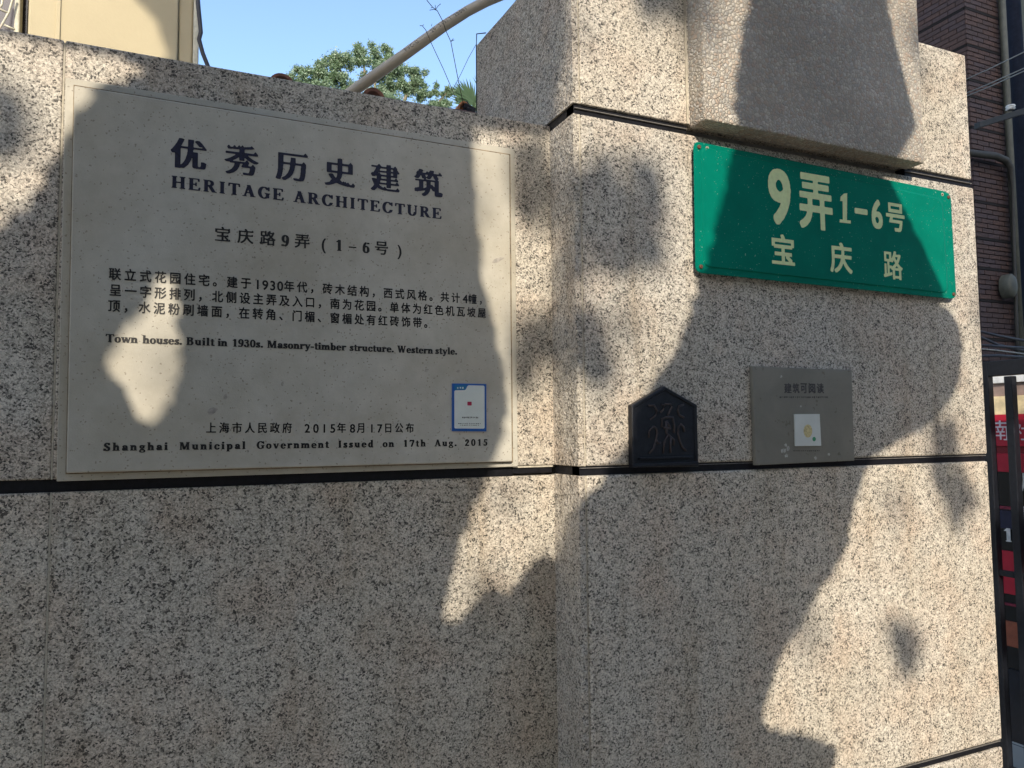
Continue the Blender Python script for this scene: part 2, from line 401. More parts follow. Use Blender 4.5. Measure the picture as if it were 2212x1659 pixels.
        if c == 'g': m = R(.23, .31, .18, .155, .11, .04) | (R(.25, -.06, .23, .12, .07, .04)) | B(.1, .05, .38, .11) | B(.3, .38, .48, .43); a = .52
    elif c == 'a': m = stem(.36, .05, .34, 0, 0, .12) | (R(.24, .31, .18, .155, .12, .045) & (Y > .33)) | R(.2, .13, .16, .14, .12, .04) | E(.13, .34, .06, .055) | B(.36, 0, .5, .04) | B(.34, .02, .42, .1); a = .51
    elif c == '-': m = B(.03, .17, .29, .26); a = .33
    elif c == '=': m = B(0, .26, .46, .315); a = .5
    elif c == '6': m = R(.25, .22, .21, .23, .12, .045) | ((R(.3, .28, .26, .41, .12, .05)) & (X < .25) & (Y > .22)) | E(.40, .62, .07, .045); a = .5
    elif c == '.': m = E(.11, .075, .078, .078); a = .25
    elif c == '1': m = stem(.26, 0, CH, 1, 0, .13) | D(.12, .55, .26, .66, .1); a = .5
    elif c == '0': m = R(.25, .34, .22, .35, .12, .045); a = .5
    elif c == '3': m = ((R(.22, .52, .17, .165, .12, .04) & ~((X < .17) & (Y < .55))) | (R(.22, .2, .21, .21, .13, .04) & ~((X < .17) & (Y > .2)))) | E(.09, .12, .07, .06); a = .5
    elif c == '9': m = R(.25, .46, .21, .23, .12, .045) | ((R(.2, .4, .26, .41, .12, .05)) & (X > .25) & (Y < .46)) | E(.1, .06, .08, .05); a = .5
    elif c == '7': m = B(.04, .56, .46, CH) & True | D(.44, .6, .2, 0, .1) | D(.04, .48, .06, .6, .035); a = .5
    elif c == '2': m = (R(.24, .48, .19, .205, .13, .045) & ~((X < .24) & (Y < .5))) | D(.37, .42, .08, .08, .1) | B(.04, 0, .44, .11) | E(.11, .5, .065, .06); a = .5
    elif c == '5': m = B(.11, .56, .43, .67) | D(.1, .34, .13, .6, .04) | ((R(.2, .21, .23, .22, .14, .045)) & ~((X < .17) & (Y < .37) & (Y > .08))) | E(.09, .08, .07, .06); a = .5
    else: a = .3
    return m, a
_adv = {}
def sadv(ch):
    if ch not in _adv:
        X, Y = np.meshgrid(np.array([.1]), np.array([.1])); _adv[ch] = serif(ch, X, Y)[1]
    return _adv[ch]

class Letters:
    def __init__(s): s.V = []; s.F = []
    def add(s, V2, F2, fn):
        s.cut = getattr(s, 'cut', []) + [len(s.V)]; s.cf = getattr(s, 'cf', []) + [len(s.F)]
        o = len(s.V); s.V += [fn(x, y) for x, y in V2]; s.F += [tuple(i+o for i in f) for f in F2]
    def build(s, name, m, parent): return mesh(name, s.V, s.F, m, parent)
    def build_each(s, name, m, parent):
        c = s.cut+[len(s.V)]; f = s.cf+[len(s.F)]
        for k in range(len(c)-1): mesh(name, s.V[c[k]:c[k+1]], [tuple(i-c[k] for i in q) for q in s.F[f[k]:f[k+1]]], m, parent)
def frame_y(y, bl, br):
    """baseline from pixel bl to pixel br on plane y -> function(px x)-> world point"""
    def f(x):
        t = (x-bl[0])/(br[0]-bl[0]); return at(x, bl[1]+t*(br[1]-bl[1]), y)
    return f
def serif_word(Lt, word, x0, x1, base, h, res=48):
    """word fitted between pixel x0 and x1; h = cap height in metres"""
    a, b = base(x0), base(x1); sz = h/.68; Wd = (b-a).length; d = (b-a).normalized()
    adv = [sadv(c)*sz*.98 for c in word]
    tr = (Wd - sum(adv) + .06*sz)/max(1, len(word)-1)
    sq = 1.0
    if tr < -.02*sz: sq = (Wd+.02*sz*(len(word)-1))/(sum(adv)); adv = [q*sq for q in adv]; tr = 0
    x = -.03*sz
    for c, q in zip(word, adv):
        V2, F2 = glyph('S:'+c, 0, 0, res)
        Lt.add(V2, F2, lambda gx, gy, x=x: tuple(a + d*(x+gx*sz*sq) + Vector((0, 0, gy*sz))))
        x += q+tr
def cjk_line(Lt, text, base, x0, x1, h, wx, wy, res=32, song=False, half=.56, centres=None, narrow=1.0, digit=1.0):
    """h = em height in metres; the line is fitted to pixels x0..x1 along the baseline"""
    a, b = base(x0), base(x1); d = (b-a).normalized(); Wd = (b-a).length
    adv = [(half if c in '0123456789-() ' else 1.0) for c in text]
    last = adv[-1] if text[-1] not in '，。、' else .35
    tot = sum(adv[:-1]); unit = (Wd - last*h*narrow*.94)/tot if tot else h; pos = -.03*h*narrow
    for k, c in enumerate(text):
        if c != ' ':
            sz = h
            V2, F2 = glyph(c, wx, wy, res, song)
            if song and c in '169-': V2, F2 = glyph('S:'+('=' if c == '-' else c), 0, 0, res)
            if len(V2):
                if c in '0123456789-()':
                    mid = (V2[:, 0].min()+V2[:, 0].max())/2; s2 = sz*1.12*digit; off = .04
                    if centres: px = (base(centres[k])-a).dot(d)
                    else: px = pos + unit*adv[k]/2
                    Lt.add(V2, F2, lambda gx, gy: tuple(a + d*(px+(gx-mid)*s2*.92) + Vector((0, 0, gy*s2+off*sz))))
                else:
                    if centres: p = (base(centres[k])-a).dot(d) - .5*sz*narrow
                    else: p = pos
                    Lt.add(V2, F2, lambda gx, gy: tuple(a + d*(p+gx*sz*narrow) + Vector((0, 0, gy*sz + .10*sz))))
        pos += unit*adv[k]
def dil_box(m, ax, ay):
    out = m.copy()
    for dx in range(-ax, ax+1): out |= np.roll(m, dx, 1)
    o2 = out.copy()
    for dy in range(-ay, ay+1): o2 |= np.roll(out, dy, 0)
    return o2
def ink_box(Lt, ch, px0, px1, py0, py1, fn, wx=.02, wy=.02, res=48, serif_=False):
    """glyph ink scaled into the box (pixels px0..px1, py0 top, py1 bottom) on plane given by fn(px,py)"""
    V2, F2 = glyph(('S:' if serif_ else '')+ch, wx, wy, res)
    mn, mx = V2.min(0), V2.max(0); xc, yc = (px0+px1)/2, (py0+py1)/2
    a, b = fn(px0, yc), fn(px1, yc); lo, hi = fn(xc, py1).z, fn(xc, py0).z
    Lt.add(V2, F2, lambda gx, gy: tuple(Vector((*(a.lerp(b, (gx-mn[0])/(mx[0]-mn[0])))[:2], lo+(hi-lo)*(gy-mn[1])/(mx[1]-mn[1])))))
def marks(Lt, px0, px1, py0, py1, fn, n):
    """print too small to read: rows of tiny irregular strokes"""
    for k in range(n):
        x = px0+(px1-px0)*(k+random.uniform(.1, .3))/n; x2 = px0+(px1-px0)*(k+random.uniform(.6, .95))/n
        q = random.uniform(.1, .4); a0 = py0+(py1-py0)*q*.5; b0 = py1-(py1-py0)*random.uniform(0, .3)
        o = len(Lt.V); Lt.V += [tuple(fn(x, b0)), tuple(fn(x2, b0)), tuple(fn(x2, a0)), tuple(fn(x, a0))]; Lt.F.append((o, o+1, o+2, o+3))

# ------------------------------------------------------------------ ground
Pd = .0987; XC, XR, XL = .671, 1.808, -.166; Z1, ZG, Z2 = 1.481, 2.161, .805
KL, KR, KB, KY = .939, 1.567, 2.163, -.147
gm = mat('paving', rough=.85); n = N(gm); br = n.new('ShaderNodeTexBrick'); n.L(n.tc.outputs['Object'], br.inputs['Vector'])
br.inputs['Scale'].default_value = 1.0; br.inputs['Brick Width'].default_value = .4; br.inputs['Row Height'].default_value = .4; br.inputs['Mortar Size'].default_value = .006
br.inputs['Color1'].default_value = (.33, .295, .235, 1); br.inputs['Color2'].default_value = (.29, .26, .205, 1); br.inputs['Mortar'].default_value = (.06, .06, .055, 1)
n.col(n.mix(.6, br.outputs['Color'], n.ramp(n.noise(5, 6).outputs['Fac'], [(.3, .7), (.7, 1.1)]), 'MULTIPLY')); n.nor(n.bump(n.noise(150, 3).outputs['Fac'], .001))
tag(mesh('pavement', [(-60, -12, 0), (60, -12, 0), (60, 60, 0), (-60, 60, 0)], [(0, 1, 2, 3)], gm), kind='structure')
ASPH = simple('asphalt', (.06, .06, .06), .9, 0, 40, .3, .002)
tag(mesh('road', [(-60, -60, -.12), (60, -60, -.12), (60, -12.12, -.12), (-60, -12.12, -.12)], [(0, 1, 2, 3)], ASPH), kind='structure')
tag(from_bm('kerb', box(-60, 60, -12.12, -12.0, -.2, .004, .01), G_FACE), kind='structure')

FAC = simple("opposite_render", (.44, .39, .30), .9, 0, 2, .2); FWN = simple('opposite_window', (.03, .035, .04), .2); FRF = simple('opposite_roof', (.10, .06, .05), .8)
for k_, (x0_, x1_, h_, lb_) in enumerate(((-40, -17, 6.4, 'long grey house across the street, left end of the row'), (-16.8, -3.1, 6.9, 'grey house across the street, left of the tall block'), (-2.9, 9, 21, 'tall grey block across the street, added to shade the brick building'), (9.2, 18, 6.6, 'grey house across the street, right of the tall block'), (18.2, 42, 7.1, 'long grey house across the street, right end of the row'))):  # unseen row holds back sky light; tall block added to shade the brick building
    oh = thing('row_house', lb_, 'house', ((x0_+x1_)/2, -18, 0), 'row houses across the street')
    from_bm('wall', box(x0_, x1_, -26, -17, -.1, h_, .02), FAC, oh)
    from_bm('roof', hexa([(x0_, -17+.3, h_+.005), (x1_, -17+.3, h_+.005), (x1_, -21, h_+1.6), (x0_, -21, h_+1.6), (x0_, -26.3, h_+.005), (x1_, -26.3, h_+.005), (x1_, -22, h_+1.6), (x0_, -22, h_+1.6)]), FRF, oh)
    xw = x0_+1.2
    while xw < x1_-1.5:
        for zw in ((1.0, 4.0) if h_ < 10 else (1.0, 4.0, 7, 10, 13, 16)): from_bm('window', box(xw, xw+1.1, -17.0, -16.95, zw, zw+1.5, .01), FWN, oh)
        xw += 2.6

# ------------------------------------------------------------------ granite garden wall
wall = thing('garden_wall', 'low granite slab wall carrying the cream heritage plaque', 'wall', (.0, .15, 0))
def slab(parent, x0, x1, y0, z0, z1, th=.03, m=None, bev=.0025, name='stone_slab'):
    return from_bm(name, box(x0, x1, y0, y0+th, z0, z1, bev), m or G_FACE, parent)
TOPZ = 2.163
from_bm('core', box(-4.2, XC-.002, .032, .26, 0, TOPZ-.03), CORE, wall)
g = .0025; JB = .0085
xs = [-4.2, -3.3, -2.2, -1.15, XL, XC+.004]
for i in range(len(xs)-1):
    a, b = xs[i]+g/2, xs[i+1]-g/2
    slab(wall, a, b, 0, Z1+JB, TOPZ); slab(wall, a, b, 0, Z2+JB, Z1-JB-.002); slab(wall, a, b, 0, .125, Z2-JB); slab(wall, a, b, 0, 0, .125-.006)
for i in range(1, len(xs)-1):
    for z0, z1 in ((Z1+JB, TOPZ-.004), (Z2+JB, Z1-JB-.002), (.13, Z2-JB)): from_bm('joint_filler', box(xs[i]-g/2, xs[i]+g/2, .0012, .03, z0, z1), GROUT, wall)
# black recessed strip along the joint, with thin pale lips beyond the plaque
PR = at(1113, 1010, 0).x
from_bm('joint_strip', box(-4.2, PR-.003, .004, .031, Z1-JB-.002, Z1+JB, .001), BLACKSTRIP, wall)
b = box(PR-.003, XC-.002, .0045, .031, Z1-JB+.002, Z1+JB-.004, .001); from_bm('joint_strip', b, BLACKSTRIP, wall)
from_bm('joint_lip', box(PR-.003, XC-.002, .001, .02, Z1+JB-.0036, Z1+JB-.0006), GROUT, wall)
from_bm('joint_strip', box(-4.2, XC-.002, .004, .031, Z2-JB+.0005, Z2+JB-.0005), BLACKSTRIP, wall)
from_bm('coping', box(-4.2, XC-.004, .033, .27, TOPZ-.029, TOPZ-.002, .003), G_ROUGH, wall)

# ------------------------------------------------------------------ granite gate pillar
pil = thing('gate_pillar', 'granite gate pillar with pebble block, carrying the green lane sign', 'pillar', (1.24, .1, 0))
PTOP = at(2088, 120, -Pd).z; BK = .39; sd = .013   # thickness of the side slabs seen from the front
def sidepoly(name, pts, x0, x1, m):
    """side slab: outline in (y,z), between x0 and x1"""
    V = [(x0, y, z) for y, z in pts]+[(x1, y, z) for y, z in pts]; k = len(pts)
    F = [tuple(range(k-1, -1, -1)), tuple(range(k, 2*k))]+[(i, (i+1) % k, k+(i+1) % k, k+i) for i in range(k)]
    o = mesh(name, V, F, m, pil); return o
c1 = atx(1030, 98, XC); c2 = atx(1115, 0, XC); c3 = c2 + (c2-c1)*.45
ch = [(c1.y, c1.z), (c1.y+(c2.y-c1.y)*.3, c1.z+(c2.z-c1.z)*.26), (c1.y+(c2.y-c1.y)*.7, c1.z+(c2.z-c1.z)*.75), (c2.y, c2.z), (c3.y, c3.z)]
HT = max(PTOP, c3.z)+.35
from_bm('core', box(XC+sd+.002, XR-sd-.002, -Pd+.032, c1.y-.02, 0, ZG+.2), CORE, pil)
# side slabs (left face of the pillar)
fy = -Pd+.0012
sidepoly('side_slab', [(fy, ZG+.010), (c1.y, ZG+.010)]+ch+[(fy, c3.z)], XC, XC+sd, G_ROUGH)
for z0, z1 in ((Z1+JB, ZG-.010), (Z2+JB, Z1-JB), (0.0, Z2-JB)):
    from_bm('side_slab', box(XC, XC+sd, fy, .002 if z1 < TOPZ+.01 else BK, z0, z1, .002), G_ROUGH, pil)
    from_bm('side_slab', box(XR-sd, XR, fy, BK, z0, z1, .004), G_ROUGH, pil)
for z0, z1 in ((ZG+.011, HT), (Z1+JB, ZG-.010), (Z2+JB, Z1-JB), (0.0, Z2-JB)): from_bm('edge_strip', box(XC+sd+.0002, XC+sd+.0028, -Pd+.0035, -Pd+.03, z0, z1), GROUT, pil)
F0 = XC+sd+.003
for z0, z1 in ((Z1+JB, ZG-.010), (Z2+JB, Z1-JB), (0.0, Z2-JB)):
    slab(pil, F0, XR-.0005, -Pd, z0, z1, .03, None, .0045)
# upper slabs beside the pebble block
slab(pil, F0, KL-.006, -Pd, ZG+.010, HT, .03)
from_bm('edge_strip', box(KL-.0055, KL-.0005, -Pd+.001, -Pd+.03, ZG+.012, HT), GROUT, pil)
slab(pil, KR+.002, XR-.006, -Pd, ZG+.010, PTOP, .03, None, .004)
from_bm('side_slab', box(XR-.018, XR-.0065, -Pd+.033, BK, ZG+.010, PTOP-.004, .004), G_ROUGH, pil)
slab(pil, KL, KR, -Pd+.0006, ZG+.010, HT, .03)
from_bm('core', box(F0+.01, KR-.01, -Pd+.035, c2.y+.02, ZG+.21, HT), CORE, pil)
# black grooved bands: a recessed strip with two thin pale lips
def band(z, x0, x1, hz, side=True):
    from_bm('groove_strip', box(x0, x1, -Pd+.006, -Pd+.033, z-hz+.0005, z+hz-.0005), BLACKSTRIP, pil)
    for dz in ((hz*.12,) if z > 2 else (hz*.62,)):
        from_bm('joint_lip', box(x0, x1, -Pd+.002, -Pd+.008, z+dz-.0006, z+dz+.0006), LIP, pil)
band(ZG, XC+.004, KL-.004, .010); band(ZG, KR+.002, XR-.004, .010); band(Z1, XC+.004, XR-.004, JB); band(Z2, XC+.004, XR-.004, JB)
for z, hz, ye in ((ZG, .010, c1.y), (Z1, JB, 0.0), (Z2, JB, 0.0)):
    from_bm('groove_strip', box(XC+.004, XC+.02, -Pd+.0062, ye, z-hz+.0005, z+hz-.0005), BLACKSTRIP, pil)
# pebble aggregate block, standing proud
def block():
    b = box(KL, KR, KY, -Pd+.0002, KB, HT+.03, .0035, seg=2)
    return from_bm('pebble_block', b, PEBBLE, pil)
block()

# ------------------------------------------------------------------ heritage plaque
YB, YF = -.006, -.017
plq = thing('heritage_plaque', 'large cream stone heritage plaque with dark Chinese and English lettering', 'plaque', tuple(at(620, 1020, 0)))
from_bm('backing_slab', panel([at(141, 167, YB), at(1112, 322, YB), at(1119, 1008, YB), at(122, 1040, YB)], .0055, .0012), CREAM, plq)
from_bm('face_slab', panel([at(160, 184, YF), at(1101, 334, YF), at(1107, 997, YF), at(143, 1022, YF)], .0108, .002), CREAM, plq)
from_bm('sealant', panel([at(159, 183, YB-.0012), at(1102.2, 333, YB-.0012), at(1108.4, 999, YB-.0012), at(141.6, 1024.5, YB-.0012)], .001), simple('dirty_sealant', (.20, .155, .10), .9, 0, 70, .6), plq)
YT = YF-.0006
def hgt(px, pyb, pyt, y): return at(px, pyt, y).z - at(px, pyb, y).z
L = Letters(); bs = frame_y(YT, (370, 362), (954, 429)); cjk_line(L, '优秀历史建筑', bs, 370, 954, hgt(405, 362, 293, YT)*1.02, .038, .0, 96, True)
L.build_each('heading_character', INK, plq)
L = Letters(); bs = frame_y(YT, (371, 405), (953, 473)); h = hgt(371, 405, 379.5, YT)
serif_word(L, 'HERITAGE', 371, 612, bs, h); serif_word(L, 'ARCHITECTURE', 635, 953, bs, h)
tag(L.build('lettering', INK, plq), 'navy serif capitals under the heading')
L = Letters(); bs = frame_y(YT, (464, 521), (868, 554)); z = lambda v: 432+.2197*v
cjk_line(L, '宝庆路9弄(1-6号)', bs, 464, 868, hgt(480, 520, 486, YT), .024, .006, 48, True, centres=[z(v) for v in (222, 447, 665, 837, 1005, 1217, 1365, 1500, 1633, 1785, 1962)], digit=.95)
tag(L.build('lettering', INKB, plq), 'address line in black characters')
L = Letters()
for t, a, b_, hh in (('联立式花园住宅。建于1930年代，砖木结构，西式风格。共计4幢，', (235, 604), (1041, 658), 27.5), ('呈一字形排列，北侧设主弄及入口，南为花园。单体为红色机瓦坡屋', (236, 639), (1049.6, 687), 27.5), ('顶，水泥粉刷墙面，在转角、门楣、窗楣处有红砖饰带。', (233, 673), (923, 709), 27.5)):
    L = Letters(); cjk_line(L, t, frame_y(YT, a, b_), a[0], b_[0], hgt(a[0], a[1], a[1]-hh, YT), .026, .02, 48, narrow=.88); L.build('lettering', INKB, plq)
L = Letters(); bs = frame_y(YT, (229, 738.7), (987.5, 766)); h = hgt(229, 738.7, 721.5, YT); z = lambda v: 205.2+.3955*v
for wd, a, b_ in (('Town', 60, 232), ('houses.', 262, 475), ('Built', 500, 650), ('in', 672, 722), ('1930s.', 750, 918), ('Masonry-timber', 942, 1370), ('structure.', 1392, 1632), ('Western', 1652, 1845), ('style.', 1860, 1978)):
    serif_word(L, wd, z(a), z(b_), bs, h, 32)
tag(L.build('lettering', INKB, plq), 'line of bold English text')
L = Letters(); a, b_ = (445, 936), (894, 935); cjk_line(L, '上海市人民政府 2015年8月17日公布', frame_y(YT, a, b_), a[0], b_[0], hgt(445, 936, 911, YT), .018, .012, 32, half=.72, narrow=.86)
tag(L.build('lettering', INKB, plq), 'issuing authority and date in Chinese')
L = Letters(); bs = frame_y(YT, (224, 974), (1053, 962.5)); h = hgt(224, 974, 957, YT); z = lambda v: 205.2+.4443*v
for wd, a, b_ in (('Shanghai', 42, 352), ('Municipal', 412, 730), ('Government', 787, 1135), ('Issued', 1183, 1352), ('on', 1400, 1453), ('17th', 1500, 1607), ('Aug.', 1652, 1758), ('2015', 1800, 1908)):
    serif_word(L, wd, z(a), z(b_), bs, h, 32)
tag(L.build('lettering', INKB, plq), 'bottom line of spaced English text')

def blob(px, py, rx, ry, seed):
    r_ = random.Random(seed); k = 14
    return [tuple(at(px+rx*r_.uniform(.65, 1.15)*math.cos(2*math.pi*i/k), py+ry*r_.uniform(.65, 1.15)*math.sin(2*math.pi*i/k)+.5*rx*math.cos(2*math.pi*i/k)*-.6, YF-.0003)) for i in range(k)]
SMU = simple('grey_smudge', (.33, .305, .265), .7, 0, 160, .25); RST = simple('rust_stain', (.34, .21, .11), .8, 0, 160, .4)
for k_, (px, py, rx, ry) in enumerate(((459, 888, 11, 8), (487, 857, 5, 7), (610, 829, 3, 6), (922, 800, 5, 4), (990, 802, 5, 3), (305, 326, 2, 6), (1075, 562, 14, 5))):
    V_ = blob(px, py, rx, ry, k_); mesh('smudge', V_, [tuple(range(len(V_)))], SMU, plq)
for k_, (px, py, rx, ry) in enumerate(((159.5, 215, 1.6, 22), (159, 262, 1.3, 14))):
    V_ = [(x_, YB-.0003, z_) for x_, y_, z_ in blob(px-1.5, py, rx, ry, 50+k_)]; mesh('rust_stain', V_, [tuple(range(len(V_)))], RST, plq)

# blue-bordered card stuck on the plaque (its square code left out)
q = lambda x, y, d: at(966.6+.07814*x, 815.4+.07814*y, YF-d)
card = thing('information_card', 'small white card with blue border at the plaque\'s lower right', 'card', tuple(q(600, 1480, 0)))
BLUE = simple('blue_print', (.015, .10, .38), .35, 0, 40, .1); WHITE = simple('white_print', (.62, .66, .62), .35, 0, 40, .05)
from_bm('border', panel([q(135, 165, .003), q(1075, 180, .003), q(1078, 1490, .003), q(130, 1482, .003)], .0029, .0004), BLUE, card)
def rounded(pts, r, fn, n=4):
    out = []
    k = len(pts)
    for i in range(k):
        p = Vector(pts[i]); a = (Vector(pts[i-1])-p).normalized(); c = (Vector(pts[(i+1) % k])-p).normalized()
        for s in range(n+1):
            t = s/n; out.append(tuple(fn(*(p + a*r*(1-t)**2 + c*r*t**2))))
    return out
V = rounded([(190, 355), (500, 350), (560, 215), (1025, 225), (1028, 1415), (190, 1410)], 45, lambda x, y: q(x, y, .0034)); mesh('white_field', V, [tuple(range(len(V)))], WHITE, card)
V = rounded([(195, 210), (545, 212), (485, 340), (195, 345)], 30, lambda x, y: q(x, y, .0034)); mesh('tab', V, [tuple(range(len(V)))], simple('teal_print', (.02, .16, .32), .35, 0, 40, .1), card)
L = Letters(); marks(L, 255, 465, 260, 312, lambda x, y: q(x, y, .0038), 3); L.build('print', WHITE, card)
L = Letters(); marks(L, 290, 930, 1262, 1285, lambda x, y: q(x, y, .0038), 13); marks(L, 340, 880, 1308, 1330, lambda x, y: q(x, y, .0038), 11); marks(L, 400, 860, 1080, 1132, lambda x, y: q(x, y, .0038), 11)
L.build('print', INKG, card)
V = rounded([(550, 670), (670, 670), (670, 775), (550, 775)], 20, lambda x, y: q(x, y, .0038)); mesh('emblem', V, [tuple(range(len(V)))], simple('red_print', (.42, .02, .07), .4), card)

# ------------------------------------------------------------------ green lane sign
YS = -Pd-.014
def green_mat():
    m = mat('green_enamel', (.0, .26, .17), .5, 0, .05); n = N(m)
    a = n.noise(60, 6, .7); b = n.noise(9, 4, .6)
    base = n.ramp(b.outputs['Fac'], [(.3, (.0, .13, .092)), (.7, (.0, .165, .115))])
    sp_ = n.noise(240, 2); chips = n.math('MULTIPLY', n.math('GREATER_THAN', sp_.outputs['Fac'], .70), n.math('GREATER_THAN', b.outputs['Fac'], .47))
    g = n.mix(n.math('MULTIPLY', chips, .5), base, (.33, .5, .4)); n.col(g); return m
GREEN = green_mat(); YEL = simple("cream_paint", (.60, .70, .36), .5, 0, 120, .08); RUST = simple('rusty_steel', (.14, .06, .035), .6, .3, 400, .6, .0005)
sgn = thing('lane_sign', 'green enamel lane sign with pale yellow characters on the pillar', 'sign', tuple(at(1780, 640, -Pd)))
SC = [(1497.5, 304), (2053.5, 416), (2066, 647), (1502, 589)]
def plate(corners, r, inset, y0, y1, yin, m, name, parent):
    ring = rounded(corners, r, lambda x, y: (x, y), 5); cx = sum(c[0] for c in corners)/4; cyy = sum(c[1] for c in corners)/4
    def shrink(p, d): 
        v = Vector((cx-p[0], cyy-p[1])); return (p[0]+math.copysign(min(d, abs(v.x)), v.x), p[1]+math.copysign(min(d, abs(v.y)), v.y)*.75)
    rings = [[tuple(at(*p, y1)) for p in ring], [tuple(at(*p, y0)) for p in ring], [tuple(at(*shrink(p, 1.5), y0-.0012)) for p in ring],
             [tuple(at(*shrink(p, inset), y0-.0012)) for p in ring], [tuple(at(*shrink(p, inset+3), yin)) for p in ring]]
    V = sum(rings, []); k = len(ring); F = []
    for a in range(len(rings)-1):
        for i in range(k): F.append((a*k+i, a*k+(i+1) % k, (a+1)*k+(i+1) % k, (a+1)*k+i))
    F.append(tuple((len(rings)-1)*k+i for i in range(k))); F.append(tuple(range(k-1, -1, -1)))
    return mesh(name, V, F, m, parent)
plate(SC, 16, 17, YS, YS+.003, YS-.0035, GREEN, 'plate', sgn)
z = lambda x, y: (1458+.29295*x, 270+.29295*y)
L = Letters()
fs = lambda px, py: at(px, py, YS-.0042)
for c, x0, x1, y0, y1, wx, wy in (('9', 690, 855, 325, 735, .036, .02), ('弄', 915, 1160, 365, 770, .028, .02), ('-', 1325, 1420, 617, 658, .0, .0), ('6', 1450, 1530, 550, 765, .036, .018), ('号', 1557, 1693, 578, 785, .021, .017), ('宝', 713, 882, 808, 1030, .021, .017), ('庆', 1143, 1305, 868, 1090, .021, .017), ('路', 1538, 1678, 930, 1138, .02, .014)):
    ink_box(L, c, *[z(v, 0)[0] for v in (x0, x1)], z(0, y0)[1], z(0, y1)[1], fs, wx, wy, 96)
# the slab figure 1
def quadpx(Lt, pts):
    o = len(Lt.V); Lt.V += [tuple(fs(*z(*p))) for p in pts]; Lt.F.append(tuple(range(o, o+len(pts))))
L.build_each('character', YEL, sgn); L = Letters()
quadpx(L, [(1238, 700), (1268, 703), (1270, 503), (1246, 506), (1236, 560)]); quadpx(L, [(1246, 506), (1222, 528), (1218, 560), (1236, 562)]); quadpx(L, [(1215, 695), (1214, 718), (1296, 727), (1297, 705)])
L.build('figure_one', YEL, sgn)
def disc(name, c, r, th, m, parent, n=14):
    V = []; 
    for rr, dy in ((r, 0), (r, -th*.6), (r*.75, -th), (r*.3, -th)):
        for k in range(n): a = 2*math.pi*k/n; V.append((c.x+rr*math.cos(a), c.y+dy, c.z+rr*math.sin(a)))
    F = [(a*n+i, a*n+(i+1) % n, (a+1)*n+(i+1) % n, (a+1)*n+i) for a in range(3) for i in range(n)]+[tuple(3*n+i for i in range(n))]
    return mesh(name, V, F, m, parent)
for px, py in ((176, 163), (2015, 533), (2053, 1248), (190, 1045)): disc('screw', at(*z(px, py), YS-.0013), .0042, .003, RUST, sgn)
HOLE = simple('bare_steel_hole', (.30, .27, .20), .7, 0, 300, .5)
for px, py in ((237, 172), (1972, 512), (412, 1050)): disc('drilled_hole', at(*z(px, py), YS-.0012), .0040, .0008, HOLE, sgn); disc('drilled_hole', at(*z(px, py), YS-.0021), .0020, .0003, DARKGAP, sgn)

# ------------------------------------------------------------------ pentagonal bronze plate with relief
BRONZE = simple('black_bronze', (.010, .011, .016), .38, .3, 90, .4, .0008)
zp = lambda x, y: (1323+.2563*x, 756+.2563*y)
pen = thing('seal_plaque', 'small black house-shaped plaque with raised seal script', 'plaque', tuple(at(1438, 1008, -Pd)))
def prism_y(name, px, y0, y1, m, parent, ins=0):
    V = [tuple(at(*p, y0)) for p in px]; c = Vector((sum(v[0] for v in V)/len(V), y0, sum(v[2] for v in V)/len(V)))
    Vo = [Vector(v) for v in V]; rings = [[v+Vector((0, y1-y0, 0)) for v in Vo], [v+Vector((0, .0015, 0)) for v in Vo], [v+(c-v)*.02 for v in Vo]]
    if ins: rings += [[v+(c-v)*ins for v in Vo], [v+(c-v)*(ins+.02)+Vector((0, .003, 0)) for v in Vo]]
    k = len(V); A = sum(rings, [])
    F = [(a*k+i, a*k+(i+1) % k, (a+1)*k+(i+1) % k, (a+1)*k+i) for a in range(len(rings)-1) for i in range(k)]+[tuple((len(rings)-1)*k+i for i in range(k))]
    return mesh(name, A, F, m, parent)
YP = -Pd-.014
prism_y('body', [zp(*p) for p in ((440, 305), (715, 462), (727, 945), (727, 985), (172, 990), (165, 465))], YP, -Pd-.0002, BRONZE, pen, .07)
REL = simple('worn_bronze_relief', (.05, .04, .042), .45, .3, 200, .3)
st = [[(305, 470), (350, 465), (375, 510), (360, 555), (315, 585)], [(415, 460), (440, 465), (425, 505), (402, 525)], [(440, 455), (490, 455), (500, 480), (475, 530), (465, 552)], [(600, 460), (560, 475), (550, 510), (565, 550), (605, 570)],
      [(415, 650), (418, 580), (450, 565), (510, 570), (520, 640), (518, 700)], [(450, 600), (455, 700), (470, 720)], [(430, 655), (490, 662)], [(305, 740), (310, 680), (345, 645), (370, 660), (378, 700), (360, 780), (345, 830), (310, 870)],
      [(372, 760), (385, 785), (405, 780)], [(605, 690), (600, 650), (575, 625), (555, 650), (552, 700), (565, 760), (590, 820), (620, 850)], [(428, 872), (435, 780), (470, 712), (520, 760), (515, 800)], [(490, 735), (488, 865)], [(455, 600), (480, 640), (455, 690)]]
tubes('relief_script', [[at(*zp(*p), YP+.0025) for p in s] for s in st], .0022, REL, pen, 6)
from_bm('ledge', panel([at(*zp(235, 908), YP-.003), at(*zp(682, 893), YP-.003), at(*zp(682, 908), YP-.003), at(*zp(235, 923), YP-.003)], .007, .0006), BRONZE, pen)
from_bm('foot', panel([at(*zp(172, 962), YP-.006), at(*zp(728, 940), YP-.006), at(*zp(730, 968), YP-.006), at(*zp(172, 992), YP-.006)], .01, .0008), BRONZE, pen)

